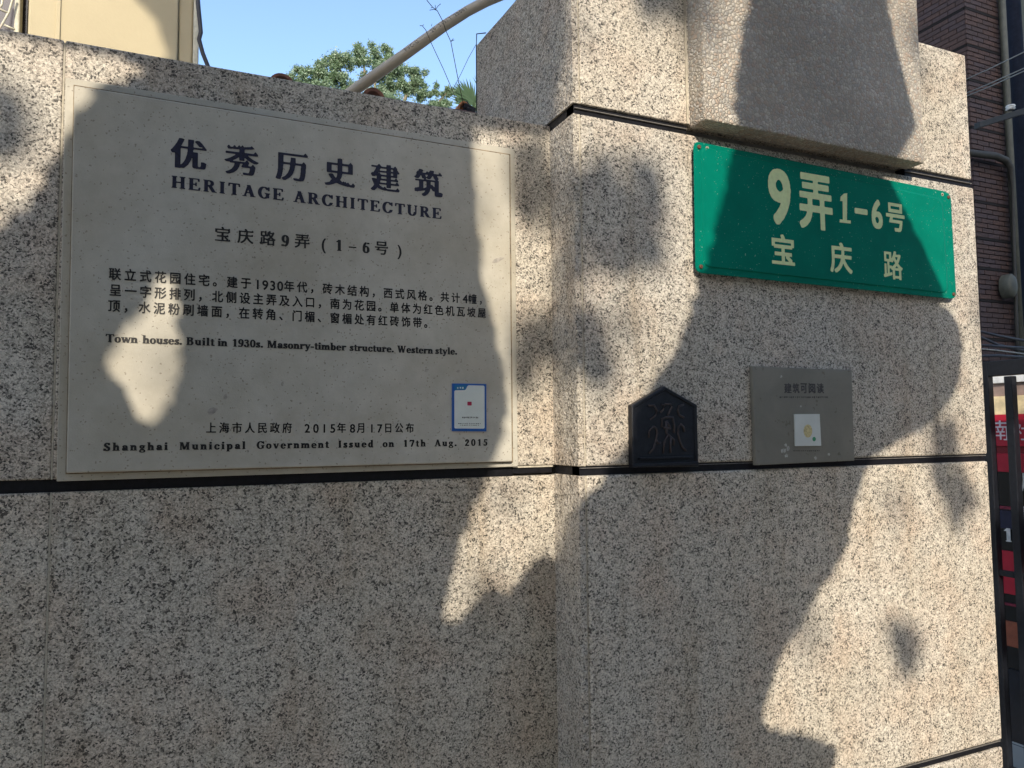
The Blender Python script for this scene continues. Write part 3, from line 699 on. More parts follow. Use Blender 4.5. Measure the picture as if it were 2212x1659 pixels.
# ------------------------------------------------------------------ grey acrylic notice plate
am = mat('hazy_acrylic', (.21, .215, .185), .32, 0, .5); n = N(am)
a = n.noise(7, 6, .65, dist=.5); s_ = n.noise(60, 4)
n.col(n.mix(n.ramp(a.outputs['Fac'], [(.4, 0.0), (.7, .6)]), (.17, .162, .135), (.25, .235, .20))); n.L(n.ramp(s_.outputs['Fac'], [(.3, .25), (.7, .5)]), n.b.inputs['Roughness'])
YA = -Pd-.010
ac = thing('notice_plate', 'square hazy grey acrylic plate right of the black plaque', 'plate', tuple(at(1738, 1003, -Pd)))
from_bm('plate', panel([at(1625, 791, YA), at(1840, 799, YA), at(1846, 995, YA), at(1633, 1005, YA)], .0095, .0012), am, ac)
AED = simple('acrylic_edge', (.07, .065, .05), .3)
za = lambda x, y: (1663.2+.11396*x, 810+.11396*y)
L = Letters(); fa = lambda px, py: at(px, py, YA-.0004)
for c, x0, x1 in (('建', 270, 410), ('筑', 430, 560), ('可', 580, 705), ('阅', 732, 862), ('读', 885, 1022)): ink_box(L, c, za(x0, 0)[0], za(x1, 0)[0], za(0, 157)[1], za(0, 347)[1], fa, .04, .02, 48)
marks(L, za(180, 0)[0], za(1115, 0)[0], za(0, 402)[1], za(0, 440)[1], fa, 26); marks(L, za(440, 0)[0], za(950, 0)[0], za(0, 1425)[1], za(0, 1450)[1], fa, 14)
L.build('lettering', INKG, ac)
V = []; F = []
for (cx, cyy, r) in ((300, 1330, 34), (260, 1430, 48), (345, 1390, 40), (310, 1530, 34), (860, 1570, 34), (580, 590, 22), (205, 30, 22), (1110, 1500, 26)):
    o = len(V); kk = 11
    for i in range(kk):
        t = 2*math.pi*i/kk; rr = r*random.uniform(.6, 1.25); V.append(tuple(fa(*za(cx+rr*math.cos(t), cyy+rr*1.1*math.sin(t)))))
    F.append(tuple(range(o, o+kk)))
mesh('glue_residue', [(v[0], v[1]-.0002*(i//11), v[2]) for i, v in enumerate(V)], F, simple('glue', (.36, .36, .33), .6, 0, 200, .4), ac)
YW = YA-.004
tile = thing('code_tile', 'small white tile with pale yellow centre on the grey plate', 'tile', tuple(at(*za(720, 1345), YA)))
from_bm('tile', panel([at(*za(472, 742), YW), at(*za(945, 740), YW), at(*za(975, 1343), YW), at(*za(492, 1348), YW)], .0038, .0005), simple('white_ceramic', (.55, .58, .56), .3, 0, 30, .05), tile)
def oval(name, cx, cyy, rx, ry, m, d):
    V = [tuple(at(*za(cx+rx*math.cos(t*math.pi/12), cyy+ry*math.sin(t*math.pi/12)), YW-d)) for t in range(24)]; mesh(name, V, [tuple(range(24))], m, tile)
oval('printed_emblem', 720, 1062, 82, 125, simple('yellow_print', (.50, .43, .22), .5, 0, 300, .35), .0004); oval('green_mark', 838, 1215, 33, 42, simple('green_print', (.04, .25, .12), .5), .0004)

# ------------------------------------------------------------------ things behind the wall
YPI = .45
pts = [at(x, y, YPI) for x, y in ((690, 250), (735, 217), (772, 190), (870, 121), (958, 57), (1010, 24), (1050, 3), (1085, -12), (1130, -28))]
pp = thing('conduit_pipe', 'ivory plastic conduit pipe slanting up behind the wall top', 'pipe', tuple(pts[0]))
tube('tube', pts, [.0135]*5+[.0132, .0135, .014, .0165], PIPE, pp, 20)
L = Letters()
d = (pts[4]-pts[3]).normalized(); nrm = d.cross(Vector((0, 1, 0))).normalized(); nrm = nrm if nrm.z > 0 else -nrm
def pipe_print(text, s0, size):
    s = s0
    for c in text:
        if c != ' ':
            V2, F2 = glyph(c, .0, .0, 32)
            def fn(gx, gy, s=s):
                u = s+gx*size; k = (gy-.35)*size+.0045
                axis = pts[3].lerp(pts[4], u) if u < 1 else pts[4].lerp(pts[5], (u-1)/((pts[5]-pts[4]).length/(pts[4]-pts[3]).length))
                dirv = (pts[4]-pts[3]).normalized() if u < 1 else (pts[5]-pts[4]).normalized()
                nn = dirv.cross(Vector((0, 1, 0))); nn = nn if nn.z > 0 else -nn; nn.normalize()
                kk = (gy-.35)*size*(pts[4]-pts[3]).length + .0055
                return tuple(axis + nn*kk + Vector((0, -math.sqrt(max(0, .0138**2-kk*kk)), 0)))
            L.add(V2, F2, fn)
        s += size*.72
pipe_print('PVC-U ... 20 215/T 20001', .05, .088)
L.build('lettering', INKG, pp)
# weeds, wire bracket
z4 = lambda x, y: (702+.18309*x, .18309*y)
w1 = thing('dry_weed', 'tall thin dry weed stem with forked tips above the wall', 'weed', tuple(at(*z4(1640, 1260), .33)), 'dry weeds on the wall top')
p3 = lambda pl, y: [at(*z4(*p), y) for p in pl]
tube('stem', p3([(1200, 0), (1270, 85), (1325, 125), (1385, 240), (1430, 370), (1485, 490), (1570, 930), (1640, 1260)], .33), .0009, TWIG, w1, 5)
tubes('twig', [p3(s, .33) for s in ([(1325, 125), (1285, 110), (1235, 120)], [(1305, 112), (1300, 60)], [(1312, 105), (1330, 75), (1365, 45)], [(1270, 85), (1250, 95)], [(1485, 490), (1515, 455)], [(1485, 490), (1525, 470)])], .0007, TWIG, w1, 5)
w2 = thing('dry_weed', 'shorter thin dry weed leaning left, left of the tallest stem', 'weed', tuple(at(*z4(1540, 1200), .33)), 'dry weeds on the wall top')
tube('stem', p3([(1120, 302), (1150, 305), (1190, 355), (1255, 510), (1400, 820), (1510, 1080), (1560, 1200)], .33), .0008, TWIG, w2, 5)
tubes('twig', [p3([(1255, 310), (1262, 283)], .33), p3([(1150, 305), (1165, 290)], .33)], .0006, TWIG, w2, 5)
tag(tube('thin_wire', p3([(1505, 1060), (1600, 880), (1690, 690), (1785, 520)], .33), .0006, WIRE), 'hair-thin wire slanting right up to the pillar side', 'wire')
tag(tube('wire_bracket', p3([(1900, 388), (1790, 400), (1786, 560), (1788, 1000), (1790, 1350)], .395), .0014, WIRE), 'bent black wire running down the pillar\'s rear edge', 'wire')
CLAY = simple('clay_tile', (.22, .09, .055), .8, 0, 60, .4, .002); ORANGE = simple('orange_clay', (.46, .20, .09), .8, 0, 60, .4, .002)
def ridge(px0, px1, pyb, pyt, y, m, label):
    a, b = at(px0, pyb, y), at(px1, pyb, y); top = at((px0+px1)/2, pyt, y).z; r = (b.x-a.x)/2; hz = top-a.z; V = []; F = []; n_ = 12
    for dy in (0, .12):
        for s in (1, .78):
            for k in range(n_+1):
                t = math.pi*k/n_; V.append((a.x+r-r*s*math.cos(t), y+dy, a.z+hz*s*math.sin(t)-.0))
    k = n_+1
    for i in range(n_):
        F += [(i, i+1, k+i+1, k+i), (2*k+i, 2*k+i+1, 3*k+i+1, 3*k+i), (i, i+1, 2*k+i+1, 2*k+i), (k+i, k+i+1, 3*k+i+1, 3*k+i)]
    o = mesh('ridge_tile', V, F, m, smooth=False); tag(o, label, 'roof tile', 'clay ridge tiles behind the wall'); return o
ridge(580, 638, 180, 158, .31, CLAY, 'brown half-round clay tile left of the pipe foot')
ridge(780, 835, 218, 189, .31, CLAY, 'brown half-round clay tile under the pipe foot')
ridge(990, 1015, 236, 218, .33, ORANGE, 'small orange clay tile beside the pillar\'s rear edge')
tag(tube('thin_pipe', [at(x, y, .30) for x, y in ((880, 224), (930, 231), (1000, 240), (1027, 246))], .003, simple('purple_plastic', (.16, .10, .10), .5)), 'thin reddish pipe lying along the wall top by the pillar', 'pipe')
bm = bmesh.new()
for k in range(9):
    c = at(random.uniform(1004, 1026), random.uniform(226, 246), .34); s = random.uniform(.003, .009)
    rot = Matrix.Rotation(random.uniform(0, 3), 3, Vector((random.random(), random.random(), random.random())).normalized())
    P = [rot @ Vector((x*s*1.6, y_*s*1.2, zz*s*.5)) + c for y_ in (-1, 1) for x, zz in ((-1, -1), (1, -1), (1, 1), (-1, 1))]
    hexa(P, 0, 1, bm)
tag(from_bm('slate_rubble', bm, simple('dark_slate', (.03, .035, .05), .5)), 'heap of dark slate shards at the foot of the pillar side', 'rubble', kind='stuff')

# cream house with window, pilaster and cable
YH = 3.0
hs = thing('cream_house', 'cream rendered house corner with window behind the wall', 'house', (-1.5, YH, 0))
def plaster(name, base):
    m = mat(name, base, .85); n = N(m); a = n.noise(1.5, 6, .6); b = n.noise(60, 3)
    n.col(n.ramp(a.outputs['Fac'], [(.3, tuple(c*.86 for c in base)), (.7, base)])); n.nor(n.bump(b.outputs['Fac'], .002, .5)); return m
PLC = plaster('cream_render', (.40, .345, .225)); PLW = simple('white_trim', (.44, .42, .33), .6); DARKI = simple('dark_glass', (.012, .01, .022), .15)
hx = at(430, 70, YH).x; X62 = at(59, 80, YH).x; X48 = at(47, 70, YH).x; X384 = at(384, 100, YH).x; X120 = at(120, 80, YH).x
HZ = 7.5
from_bm('wall', box(X62, X384, YH, YH+3, 0, HZ, .01), PLC, hs)
from_bm('corner_pilaster', box(X384+.001, hx-.03, YH+.02, YH+3, 0, HZ, .012), PLC, hs)
from_bm('corner_moulding', box(hx-.0295, hx, YH+.005, YH+3, 0, HZ, .008), PLW, hs)
from_bm('wall', box(X120, X120+.02, YH-.008, YH-.0005, 0, HZ, .003), PLC, hs)
from_bm('wall', box(-8, X62-.001, YH+.22, YH+3, 0, HZ), PLC, hs)
wn = from_bm('window', box(-3.2, X62-.03, YH+.16, YH+.2, 1.2, HZ-.5), DARKI, hs)
X30 = at(31, 60, YH+.1).x; X46 = at(44, 60, YH+.1).x
from_bm('frame', box(X30, X46, YH+.08, YH+.155, 1.2, HZ-.5, .008), PLW, wn); from_bm('frame', box(-3.2, X30-.001, YH+.08, YH+.155, HZ-.62, HZ-.5, .008), PLW, wn)
gr = [[(29, -8), (27, 0), (19, 27), (0, 60), (-14, 80)], [(-10, 16), (0, 20), (20, 29)], [(9, 54), (32, 64)], [(10, -30), (4, 10), (-12, 34)]]
tubes('grille', [[at(*p, YH+.05) for p in s] for s in gr], .0055, PLW, wn, 6)
tag(tube('house_cable', [at(x, y, YH-.15) for x, y in ((425, -30), (429, 20), (432, 50), (434, 70), (430, 85), (438, 115), (452, 150), (470, 200))], .011, WIRE), 'black cable hanging beside the cream house corner', 'cable')

# ------------------------------------------------------------------ brick building on the right
YBK = 5.4
PUR = []
for k in range(4):
    base = [(.055, .031, .026), (.048, .029, .026), (.062, .034, .027), (.050, .032, .032)][k]; PUR.append(simple('brown_brick_%d' % k, base, .8, 0, 30, .3, .002))
MORT = simple('dark_mortar', (.022, .014, .013), .95)
GRV = simple('groove_shade', (.008, .006, .006), .95)  # near-black bands paint the shade inside the brick grooves
xb = at(2089, 95, YBK).x
bb = thing('brick_building', 'dark purple-brown brick building beyond the gate', 'building', (xb+1, YBK+1, 0))
from_bm('backing_wall', box(xb+.02, xb+7, YBK+.02, YBK+9, 0, 13), MORT, bb)
gz = [at(2092, y, YBK).z for y in (18, 96, 170, 205, 272, 342, 431, 510, 575, 645)]   # groove heights
pitch = gz[0]-gz[1]
grooves = sorted([gz[0]+pitch*1.0*k for k in range(1, 3)] + gz + [gz[-1]-pitch*(k+1) for k in range(7)])
bh = .06; protos = {}
for gq in grooves: from_bm('groove_band', box(xb+.012, xb+1.34, YBK+.006, YBK+.019, gq-.017, gq+.017), GRV, bb); from_bm('groove_band', box(xb+.006, xb+.0185, YBK+.03, YBK+3.2, gq-.017, gq+.017), GRV, bb)
def brick_mesh(L_, w_, h_):
    b = box(0, L_, 0, w_, 0, h_, .003, seg=1); m = bpy.data.meshes.new('brick'); b.to_mesh(m); b.free(); return m
bms = {}
def brick(x, y, z_, L_, w_, h_, store):
    key = (round(L_, 3), round(w_, 3), round(h_, 3), random.randrange(4)); store.append((x, y, z_, key))
front, left = [], []
for a, b in zip(grooves[:-1], grooves[1:]):
    lo, hi = a+.018, b-.018
    if hi-lo < .05: continue
    nr = max(1, round((hi-lo)/.068)); st_ = (hi-lo)/nr
    for r in range(nr):
        z0 = lo+r*st_; off = .12 if r % 2 else 0
        x = xb-off
        while x < xb+1.35:
            x0 = max(x, xb); x1 = min(x+.235, xb+1.35)
            if x1-x0 > .04: brick(x0, YBK, z0, x1-x0, .02, st_-.01, front)
            x += .245
        y = YBK+.021-off*0+ (0 if r % 2 else .12) - .12
        while y < YBK+3.2:
            y0 = max(y, YBK+.0215)
            if y+.235-y0 > .04: brick(xb-.0005, y0, z0, .0195, y+.235-y0, st_-.01, left)
            y += .245
allb = sorted(front+left, key=lambda t: -(t[2] > 3.2 or t in front))
def vis(t):   # bricks the camera can see past the pillar, above the gate
    v = Vector(t[:3])-CAM; X = 1106+FPX*v.dot(RIGHT)/v.dot(FWD); Y = 829.5-FPX*v.dot(UP)/v.dot(FWD)
    return (1980 < X < 2185) and (-20 < Y < 790) and (X > 2080 or Y < 130)
vis_b = [t for t in front+left if vis(t)]; vis_b.sort(key=lambda t: Vector(t[:3])[1]); single = set(map(id, vis_b[:299]))
off = wloc(bb); rest = {k: ([], []) for k in range(4)}
for t in front+left:
    x, y, z_, key = t; L_, w_, h_, mi = key
    if id(t) in single:
        if key not in bms: bms[key] = brick_mesh(L_, w_, h_); bms[key].materials.append(PUR[mi])
        o = bpy.data.objects.new('brick', bms[key]); link(o, bb); o.location = Vector((x, y+random.uniform(-.0015, .0015), z_))-off
    elif -1 < z_ < 12:
        V, F = rest[mi]; o = len(V); V += [(x+i*L_, y+j*w_, z_+k*h_) for k in (0, 1) for i, j in ((0, 0), (1, 0), (1, 1), (0, 1))]
        F += [tuple(o+i for i in f) for f in ((0, 1, 5, 4), (1, 2, 6, 5), (3, 0, 4, 7), (4, 5, 6, 7), (3, 2, 1, 0), (2, 3, 7, 6))]
V = []; F = []; MI = []
for mi in range(4):
    o = len(V); V += rest[mi][0]; F += [tuple(i+o for i in f) for f in rest[mi][1]]; MI += [mi]*len(rest[mi][1])
ro = mesh('bricks', V, F, PUR[0], bb); ro['kind'] = 'stuff'
for m_ in PUR[1:]: ro.data.materials.append(m_)
ro.data.polygons.foreach_set('material_index', MI)
OLIVE = simple('olive_downpipe', (.06, .062, .046), .6, 0, 8, .3)
def vtube(name, label, cat, px, py, y, r, z0, z1, m, parent=None):
    p = at(px, py, y); o = tube(name, [(p.x, y, z0), (p.x, y, (z0+z1)/2), (p.x, y, z1)], r, m, parent, 14)
    if label: tag(o, label, cat)
    return o
vtube('downpipe', 'olive-grey downpipe on the brick building front', 'downpipe', 2179, 250, YBK-.08, .055, 0, 12, OLIVE)
pole = thing('utility_pole', 'dark utility pole at the right edge with crossarm', 'pole', (at(2203, 250, 3.4).x, 3.4, 0))
px_ = at(2203, 250, 3.4).x; DP = simple('dark_pole_paint', (.010, .013, .022), .8, spec=.1)
tube('mast', [(px_, 3.4, 0), (px_, 3.4, 5), (px_, 3.4, 10)], [.072, .066, .06], DP, pole, 16)
a_, b_ = at(2117, 269, 3.3), at(2240, 231, 3.1)
from_bm('crossarm', hexa([a_+Vector((0, 0, -.03)), b_+Vector((0, 0, -.03)), b_+Vector((0, 0, .03)), a_+Vector((0, 0, .03)), a_+Vector((0, .06, -.03)), b_+Vector((0, .06, -.03)), b_+Vector((0, .06, .03)), a_+Vector((0, .06, .03))], .004), simple('galvanised', (.02, .022, .022), .6), pole)
ic = at(2183, 236, 3.2); V = []; F = []; prof = [(.0, .02), (.018, .02), (.03, .04), (.0, .042)]
prof = [(0, .028), (.012, .045), (.022, .028), (.034, .045), (.046, .04), (.052, .02), (.056, .001)]; n_ = 14
for h_, r_ in prof:
    for k in range(n_): V.append((ic.x+r_*math.cos(2*math.pi*k/n_), ic.y+r_*math.sin(2*math.pi*k/n_), ic.z+h_-.01))
F = [(a*n_+i, a*n_+(i+1) % n_, (a+1)*n_+(i+1) % n_, (a+1)*n_+i) for a in range(len(prof)-1) for i in range(n_)]
mesh('insulator', V, F, simple('white_porcelain', (.6, .6, .58), .2), pole, True)
GW = simple('grey_wire', (.22, .22, .2), .5)
for (A, B), lb in (((( 2060, 183), (2240, 99)), 'highest of the three grey wires crossing the brick front'), (((2060, 212), (2240, 135)), 'middle grey wire of three crossing the brick front'), (((2060, 219), (2240, 141)), 'lowest grey wire of three crossing the brick front')):
    p0, p1 = at(*A, 4.9), at(*B, 2.6); tag(tube('overhead_wire', [p0, p0.lerp(p1, .5)+Vector((0, 0, -.01)), p1], .006, GW, None, 6), lb, 'wire', 'overhead wires by the pole')
bp = [at(x, y, YBK-.12) for x, y in ((2050, 322), (2099, 331), (2150, 337), (2172, 346), (2183, 362), (2187, 400), (2190, 520), (2196, 700), (2199, 800))]
tag(tube('bent_pipe', bp, [.05]*4+[.045]+[.022]*4, simple('sooty_pipe', (.028, .027, .022), .7), None, 12), 'black pipe bending down along the brick front', 'pipe')
jb = thing('round_meter', 'oval grey meter box on the brick front above the gate', 'meter box', tuple(at(2186, 645, YBK-.15)))
V = []; c = at(2186, 617, YBK-.16)
for rr, dy in ((1, .12), (1, 0), (.8, -.03), (.3, -.04)):
    for k in range(18): V.append((c.x+.10*rr*math.cos(k*math.pi/9), c.y+dy, c.z+.17*rr*math.sin(k*math.pi/9)))
mesh('case', V, [(a*18+i, a*18+(i+1) % 18, (a+1)*18+(i+1) % 18, (a+1)*18+i) for a in range(3) for i in range(18)]+[tuple(54+i for i in range(18))], OLIVE, jb, True)
for k, (ya, yb_, yc) in enumerate(((712, 725, 738), (720, 745, 760), (744, 748, 752), (752, 757, 766), (770, 768, 772))):
    tag(tube('sagging_cable', [at(2100, ya, YBK-.3-.1*k), at(2155, yb_, YBK-.3-.1*k), at(2225, yc, YBK-.3-.1*k)], .018 if k != 3 else .01, WIRE if k != 3 else GW, None, 8), ('uppermost dark cable of the bundle low on the brick front', 'second dark cable down, the steepest, low on the brick front', 'third dark cable down, nearly level, low on the brick front', 'pale cable among the black ones low on the brick front', 'lowest dark cable, just above the top rail of the gate')[k], 'cable', 'low cables above the gate')
nb = thing('grey_annex', 'dark grey-green annex wall at the far right edge', 'building', (xb+3, YBK, 0))
NBM = plaster('green_grey_render', (.07, .08, .065)); from_bm('wall', box(at(2183, 250, YBK-.02).x+.05, xb+8, YBK-.05, YBK+4, 0, 10, .01), NBM, nb)

# ------------------------------------------------------------------ opened iron gate and the notice board behind it
XG = 3.2
gate = thing('iron_gate', 'black iron gate leaf standing open at the lane entrance', 'gate', (XG, -.2, 0))
def gz_(py, px=2150): return atx(px, py, XG).z
def gy_(px, py=1100): return atx(px, py, XG).y
ytop = gz_(781, 2130); bw = .035
def gbox(name, y0, y1, z0, z1): return from_bm(name, box(XG, XG+.035, y0, y1, z0, z1, .003), IRON, gate)
zbot = .09
yA = atx(2130, 850, XG).y; yB = atx(2136, 856, XG).y; 
gbox('stile', yB, yB+.06, zbot, ytop)
b1, b2 = atx(2184, 803, XG).y, atx(2167, 803, XG).y; step = (yB+.03)-(b1+b2)/2
gbox('bar', b1, b2, zbot, ytop-.07)
yy = (b1+b2)/2-step
while yy > -1.0: gbox('bar', yy-(b2-b1)/2, yy+(b2-b1)/2, zbot, ytop-.07); yy -= step
yEnd = yy+step*.5
gbox('rail', yEnd, yB-.0005, ytop-.066, ytop-.0005); zr = gz_(1240, 2170); 
for nm, z0, z1 in (('rail', zr-.012, zr+.012), ('rail', zbot-.002, zbot+.05)):
    from_bm(nm, box(XG+.006, XG+.029, yEnd, yB-.0005, z0, z1, .002), IRON, gate)
gbox('stile', yEnd-.06, yEnd-.0005, zbot, ytop)
XBD = 3.42
bd = thing('notice_board', 'tall board of red banners and dark posters behind the gate', 'notice board', (XBD, 0, 0))
RED = simple('red_banner', (.50, .012, .04), .5, 0, 20, .1); DRED = simple('dark_red_banner', (.22, .008, .02), .5)
cols = {'white': simple('white_board', (.72, .74, .74), .5), 'brown': simple('taupe_board', (.30, .22, .19), .5), 'cream': simple('cream_board', (.80, .66, .40), .5), 'red': RED, 'dred': DRED,
        'black': simple('black_poster', (.012, .012, .014), .3), 'pink': simple('crimson_stripe', (.22, .02, .05), .5), 'blue': simple('navy_poster', (.018, .022, .06), .35), 'panel': simple('navy_base_panel', (.012, .017, .028), .3), 'orange': simple('orange_print', (.30, .09, .05), .5)}
rows = [(804, 828, 'white', .0), (828, 856, 'brown', .012), (856, 896, 'cream', .004), (896, 964, 'red', .0), (964, 979, 'dred', .01), (979, 1019, 'red', .0), (1019, 1092, 'black', .006), (1092, 1099, 'pink', .0), (1101, 1140, 'blue', .004), (1140, 1187, 'black', .004),
        (1187, 1279, 'red', .0), (1279, 1298, 'black', .006), (1298, 1304, 'pink', .0), (1304, 1336, 'black', .005), (1336, 1390, 'orange', .002), (1390, 1437, 'black', .005), (1437, 1590, 'panel', .0)]
bz = lambda py: atx(2155, py, XBD).z
for y0, y1, c, dx in rows: from_bm('board_panel', box(XBD+dx, XBD+.05, -1.2, 1.1, max(.05, bz(y1)+.0006), bz(y0)-.0006, .001), cols[c], bd)
from_bm('board_panel', box(XBD+.02, XBD+.06, -1.2, 1.1, bz(804), bz(790), .001), cols['black'], bd)
L = Letters(); fb = lambda px, py: atx(px, py, XBD-.002)
ink_box(L, '南', 2143, 2179, 908, 951, fb, .01, .004, 48); ink_box(L, '社', 2191, 2228, 908, 953, fb, .01, .004, 48)
L.build_each('character', simple('pale_print', (.8, .7, .75), .5), bd)
L = Letters(); ink_box(L, '1', 2169, 2185, 1141, 1170, fb, .0, .0, 48, True); ink_box(L, '火', 2193, 2232, 1022, 1075, fb, .0, .0, 48); ink_box(L, '警', 2199, 2232, 1094, 1122, fb, 0, 0, 48)
L.build_each('character', cols['white'], bd)
bmp = bmesh.new()
for yy_ in (-1.15, 1.0): box(XBD+.062, XBD+.10, yy_, yy_+.05, 0, bz(790), .003, bmp)
from_bm('posts', bmp, IRON, bd)

# ------------------------------------------------------------------ foliage helpers
def leaf_mat(name, a, b, trans=.25):
    m = bpy.data.materials.new(name); m.use_nodes = True; t = m.node_tree; bs_ = t.nodes['Principled BSDF']; n = N(m)
    g_ = n.new('ShaderNodeNewGeometry'); n.col(n.ramp(g_.outputs['Random Per Island'], [(0, a), (1, b)])); bs_.inputs['Roughness'].default_value = .5
    tr = n.new('ShaderNodeBsdfTranslucent'); tr.inputs[0].default_value = (b[0]*1.2, b[1]*1.5, b[2]*.7, 1); mx = n.new('ShaderNodeMixShader'); mx.inputs[0].default_value = trans
    n.L(bs_.outputs[0], mx.inputs[1]); n.L(tr.outputs[0], mx.inputs[2]); n.L(mx.outputs[0], t.nodes['Material Output'].inputs[0]); return m
LEAF = leaf_mat('hazed_far_leaf', (.10, .155, .105), (.18, .25, .17)); PALM = leaf_mat('palm_leaf', (.03, .07, .03), (.06, .11, .05)); PLANE = leaf_mat('plane_leaf', (.04, .08, .02), (.08, .13, .03), .12)  # far leaves paled and greyed: distance haze put into their colour
BARK = simple('bark', (.16, .13, .09), .85, 0, 12, .4, .006)
def leaves_mesh(name, C_, size, m, parent, dirs=None):
    """two-triangle pointed leaves at the points C_"""
    n_ = len(C_); a = rng.normal(size=(n_, 3)); a /= np.linalg.norm(a, axis=1)[:, None]; b = rng.normal(size=(n_, 3)); b -= (b*a).sum(1)[:, None]*a; b /= np.linalg.norm(b, axis=1)[:, None]
    s = size*rng.uniform(.6, 1.3, (n_, 1)); P = np.stack([C_-a*s, C_+b*s*.42, C_+a*s, C_-b*s*.42], 1).reshape(-1, 3)
    o = mesh(name, P, np.arange(4*n_).reshape(-1, 4), m, parent); return o
# tree far behind the wall
YTR = 30
tb = at(800, 200, YTR); tr = thing('broadleaf_tree', 'leafy green tree in the distance above the wall', 'tree', (tb.x, YTR, 0))
blobs = [(635, 182, 24), (660, 165, 26), (700, 148, 30), (735, 150, 34), (690, 190, 34), (740, 190, 34), (785, 122, 26), (825, 116, 30), (850, 140, 30), (810, 160, 36), (865, 175, 30), (835, 200, 34), (895, 160, 24), (900, 195, 26), (935, 200, 18), (965, 200, 18), (990, 208, 16), (660, 215, 30), (780, 215, 30), (960, 230, 24), (930, 228, 26), (1010, 225, 22), (700, 260, 60), (820, 260, 60), (920, 270, 50), (760, 330, 110), (900, 330, 90)]
pp_ = []; bl3 = []
for x, y, r in blobs:
    c = np.array(at(x, y, YTR)); R_ = r/FPX*(YTR+1.3)*1.05; bl3.append((c, R_))
    for s in range(int(r/2.6)):
        d_ = rng.normal(size=3); d_ /= np.linalg.norm(d_); cc = c+d_*R_*rng.uniform(.3, 1.0); k = int(150+r*4)
        q_ = rng.normal(size=(k, 3))*R_*.16; pp_.append(cc+q_)
pp_ = np.concatenate(pp_)
cr = leaves_mesh('crown', pp_, .058, LEAF, tr); 
tube('trunk', [(tb.x, YTR, 0), (tb.x+.2, YTR, 7), (tb.x+.1, YTR, 15)], [.6, .45, .25], BARK, tr, 12)
for c, R_ in bl3[::3]:
    s0 = Vector((tb.x+.15, YTR, random.uniform(9, 13.5))); e0 = Vector(c); tube('branch', [s0, s0.lerp(e0, .5)+Vector((0, 0, -.2)), e0], [.2, .12, .04], BARK, tr, 6)
# palm beside the pillar
pc = at(1040, 225, 4.0); pm = thing('palm_tree', 'palm fronds showing beside the pillar\'s rear edge', 'palm', (pc.x, 4.0, 0))
tube('trunk', [(pc.x, 4, 0), (pc.x, 4, pc.z-.1)], [.12, .09], BARK, pm, 10)
for fr in range(9):
    a0 = math.pi*(.05+.9*fr/8); V = []; F = []
    ctr = Vector((pc.x, 4, pc.z-.05)) + Vector((math.cos(a0)*.10, random.uniform(-.1, .1), math.sin(a0)*.06))
    for k in range(13):
        t = a0+(k-6)*.11; d_ = Vector((math.cos(t), random.uniform(-.15, .15), math.sin(t)+.08)); l_ = .20*(1-.02*abs(k-6)); sd_ = Vector((-d_.z, 0, d_.x))*.006; o = len(V)
        V += [ctr-sd_, ctr+sd_, ctr+d_*l_*.7+sd_*.8, ctr+d_*l_, ctr+d_*l_*.7-sd_*.8]; F.append((o, o+1, o+2, o+3, o+4))
    mesh('frond', V, F, PALM, pm)

# ------------------------------------------------------------------ street tree behind the viewer: its leaves throw the dapple
def uv(p):  # carried along the sun's rays to the plane y = 0
    t = -p.y/SUN.y; return (p.x+t*SUN.x, p.z+t*SUN.z)
def U(pl, y): return np.array([uv(at(a, b, y)) for a, b in pl])
LIT = [
 (0, [(-200, 30), (60, 74), (332, 140), (300, 168), (240, 190), (212, 200), (204, 212), (222, 232), (190, 262), (150, 305), (120, 360), (75, 430), (30, 480), (-60, 540), (-200, 600)]),
 (YF, [(368, 590), (386, 640), (378, 697), (386, 735), (400, 757), (391, 812), (372, 862), (350, 912), (332, 920), (322, 898), (306, 916), (292, 916), (284, 880), (262, 830), (214, 782), (223, 757), (246, 728), (272, 693), (300, 661), (328, 620), (350, 590)]),
 (0, [(1018, 270), (1190, 285), (1196, 440), (1196, 1182), (1140, 1232), (1095, 1285), (1070, 1268), (1040, 1290), (990, 1345), (962, 1368), (952, 1350), (956, 1300), (970, 1250), (985, 1190), (1005, 1130), (1030, 1070), (1060, 1010), (1085, 950), (1090, 880), (1078, 800), (1062, 700), (1040, 620), (1026, 450), (1020, 318)]),
 (-Pd, [(1200, 1180), (1200, 240), (1238, -300), (1500, -300), (1500, 640), (1460, 760), (1400, 850), (1362, 955), (1300, 1042), (1252, 1098)]),
 (-Pd, [(1480, 300), (1585, 300), (1572, 380), (1548, 480), (1524, 590), (1490, 700), (1440, 760), (1440, 300)]),
 (KY, [(1490, -300), (1625, -300), (1620, 0), (1602, 110), (1586, 240), (1480, 260)]),
 (KY, [(1890, -300), (1912, 0), (1935, 100), (1962, 210), (1992, 345), (2300, 345), (2300, -300)]),
 (-Pd, [(1908, 388), (1930, 440), (1975, 530), (2030, 650), (2070, 700), (2078, 760), (2062, 840), (2035, 880), (2001, 915), (1886, 980), (1871, 1010), (1846, 1080), (1821, 1190), (1781, 1250), (1741, 1320), (1686, 1410), (1641, 1540), (1656, 1578), (1740, 1590), (1806, 1615), (1796, 1659), (1780, 1800), (2500, 1800), (2500, 300), (1960, 300)]),
 
]
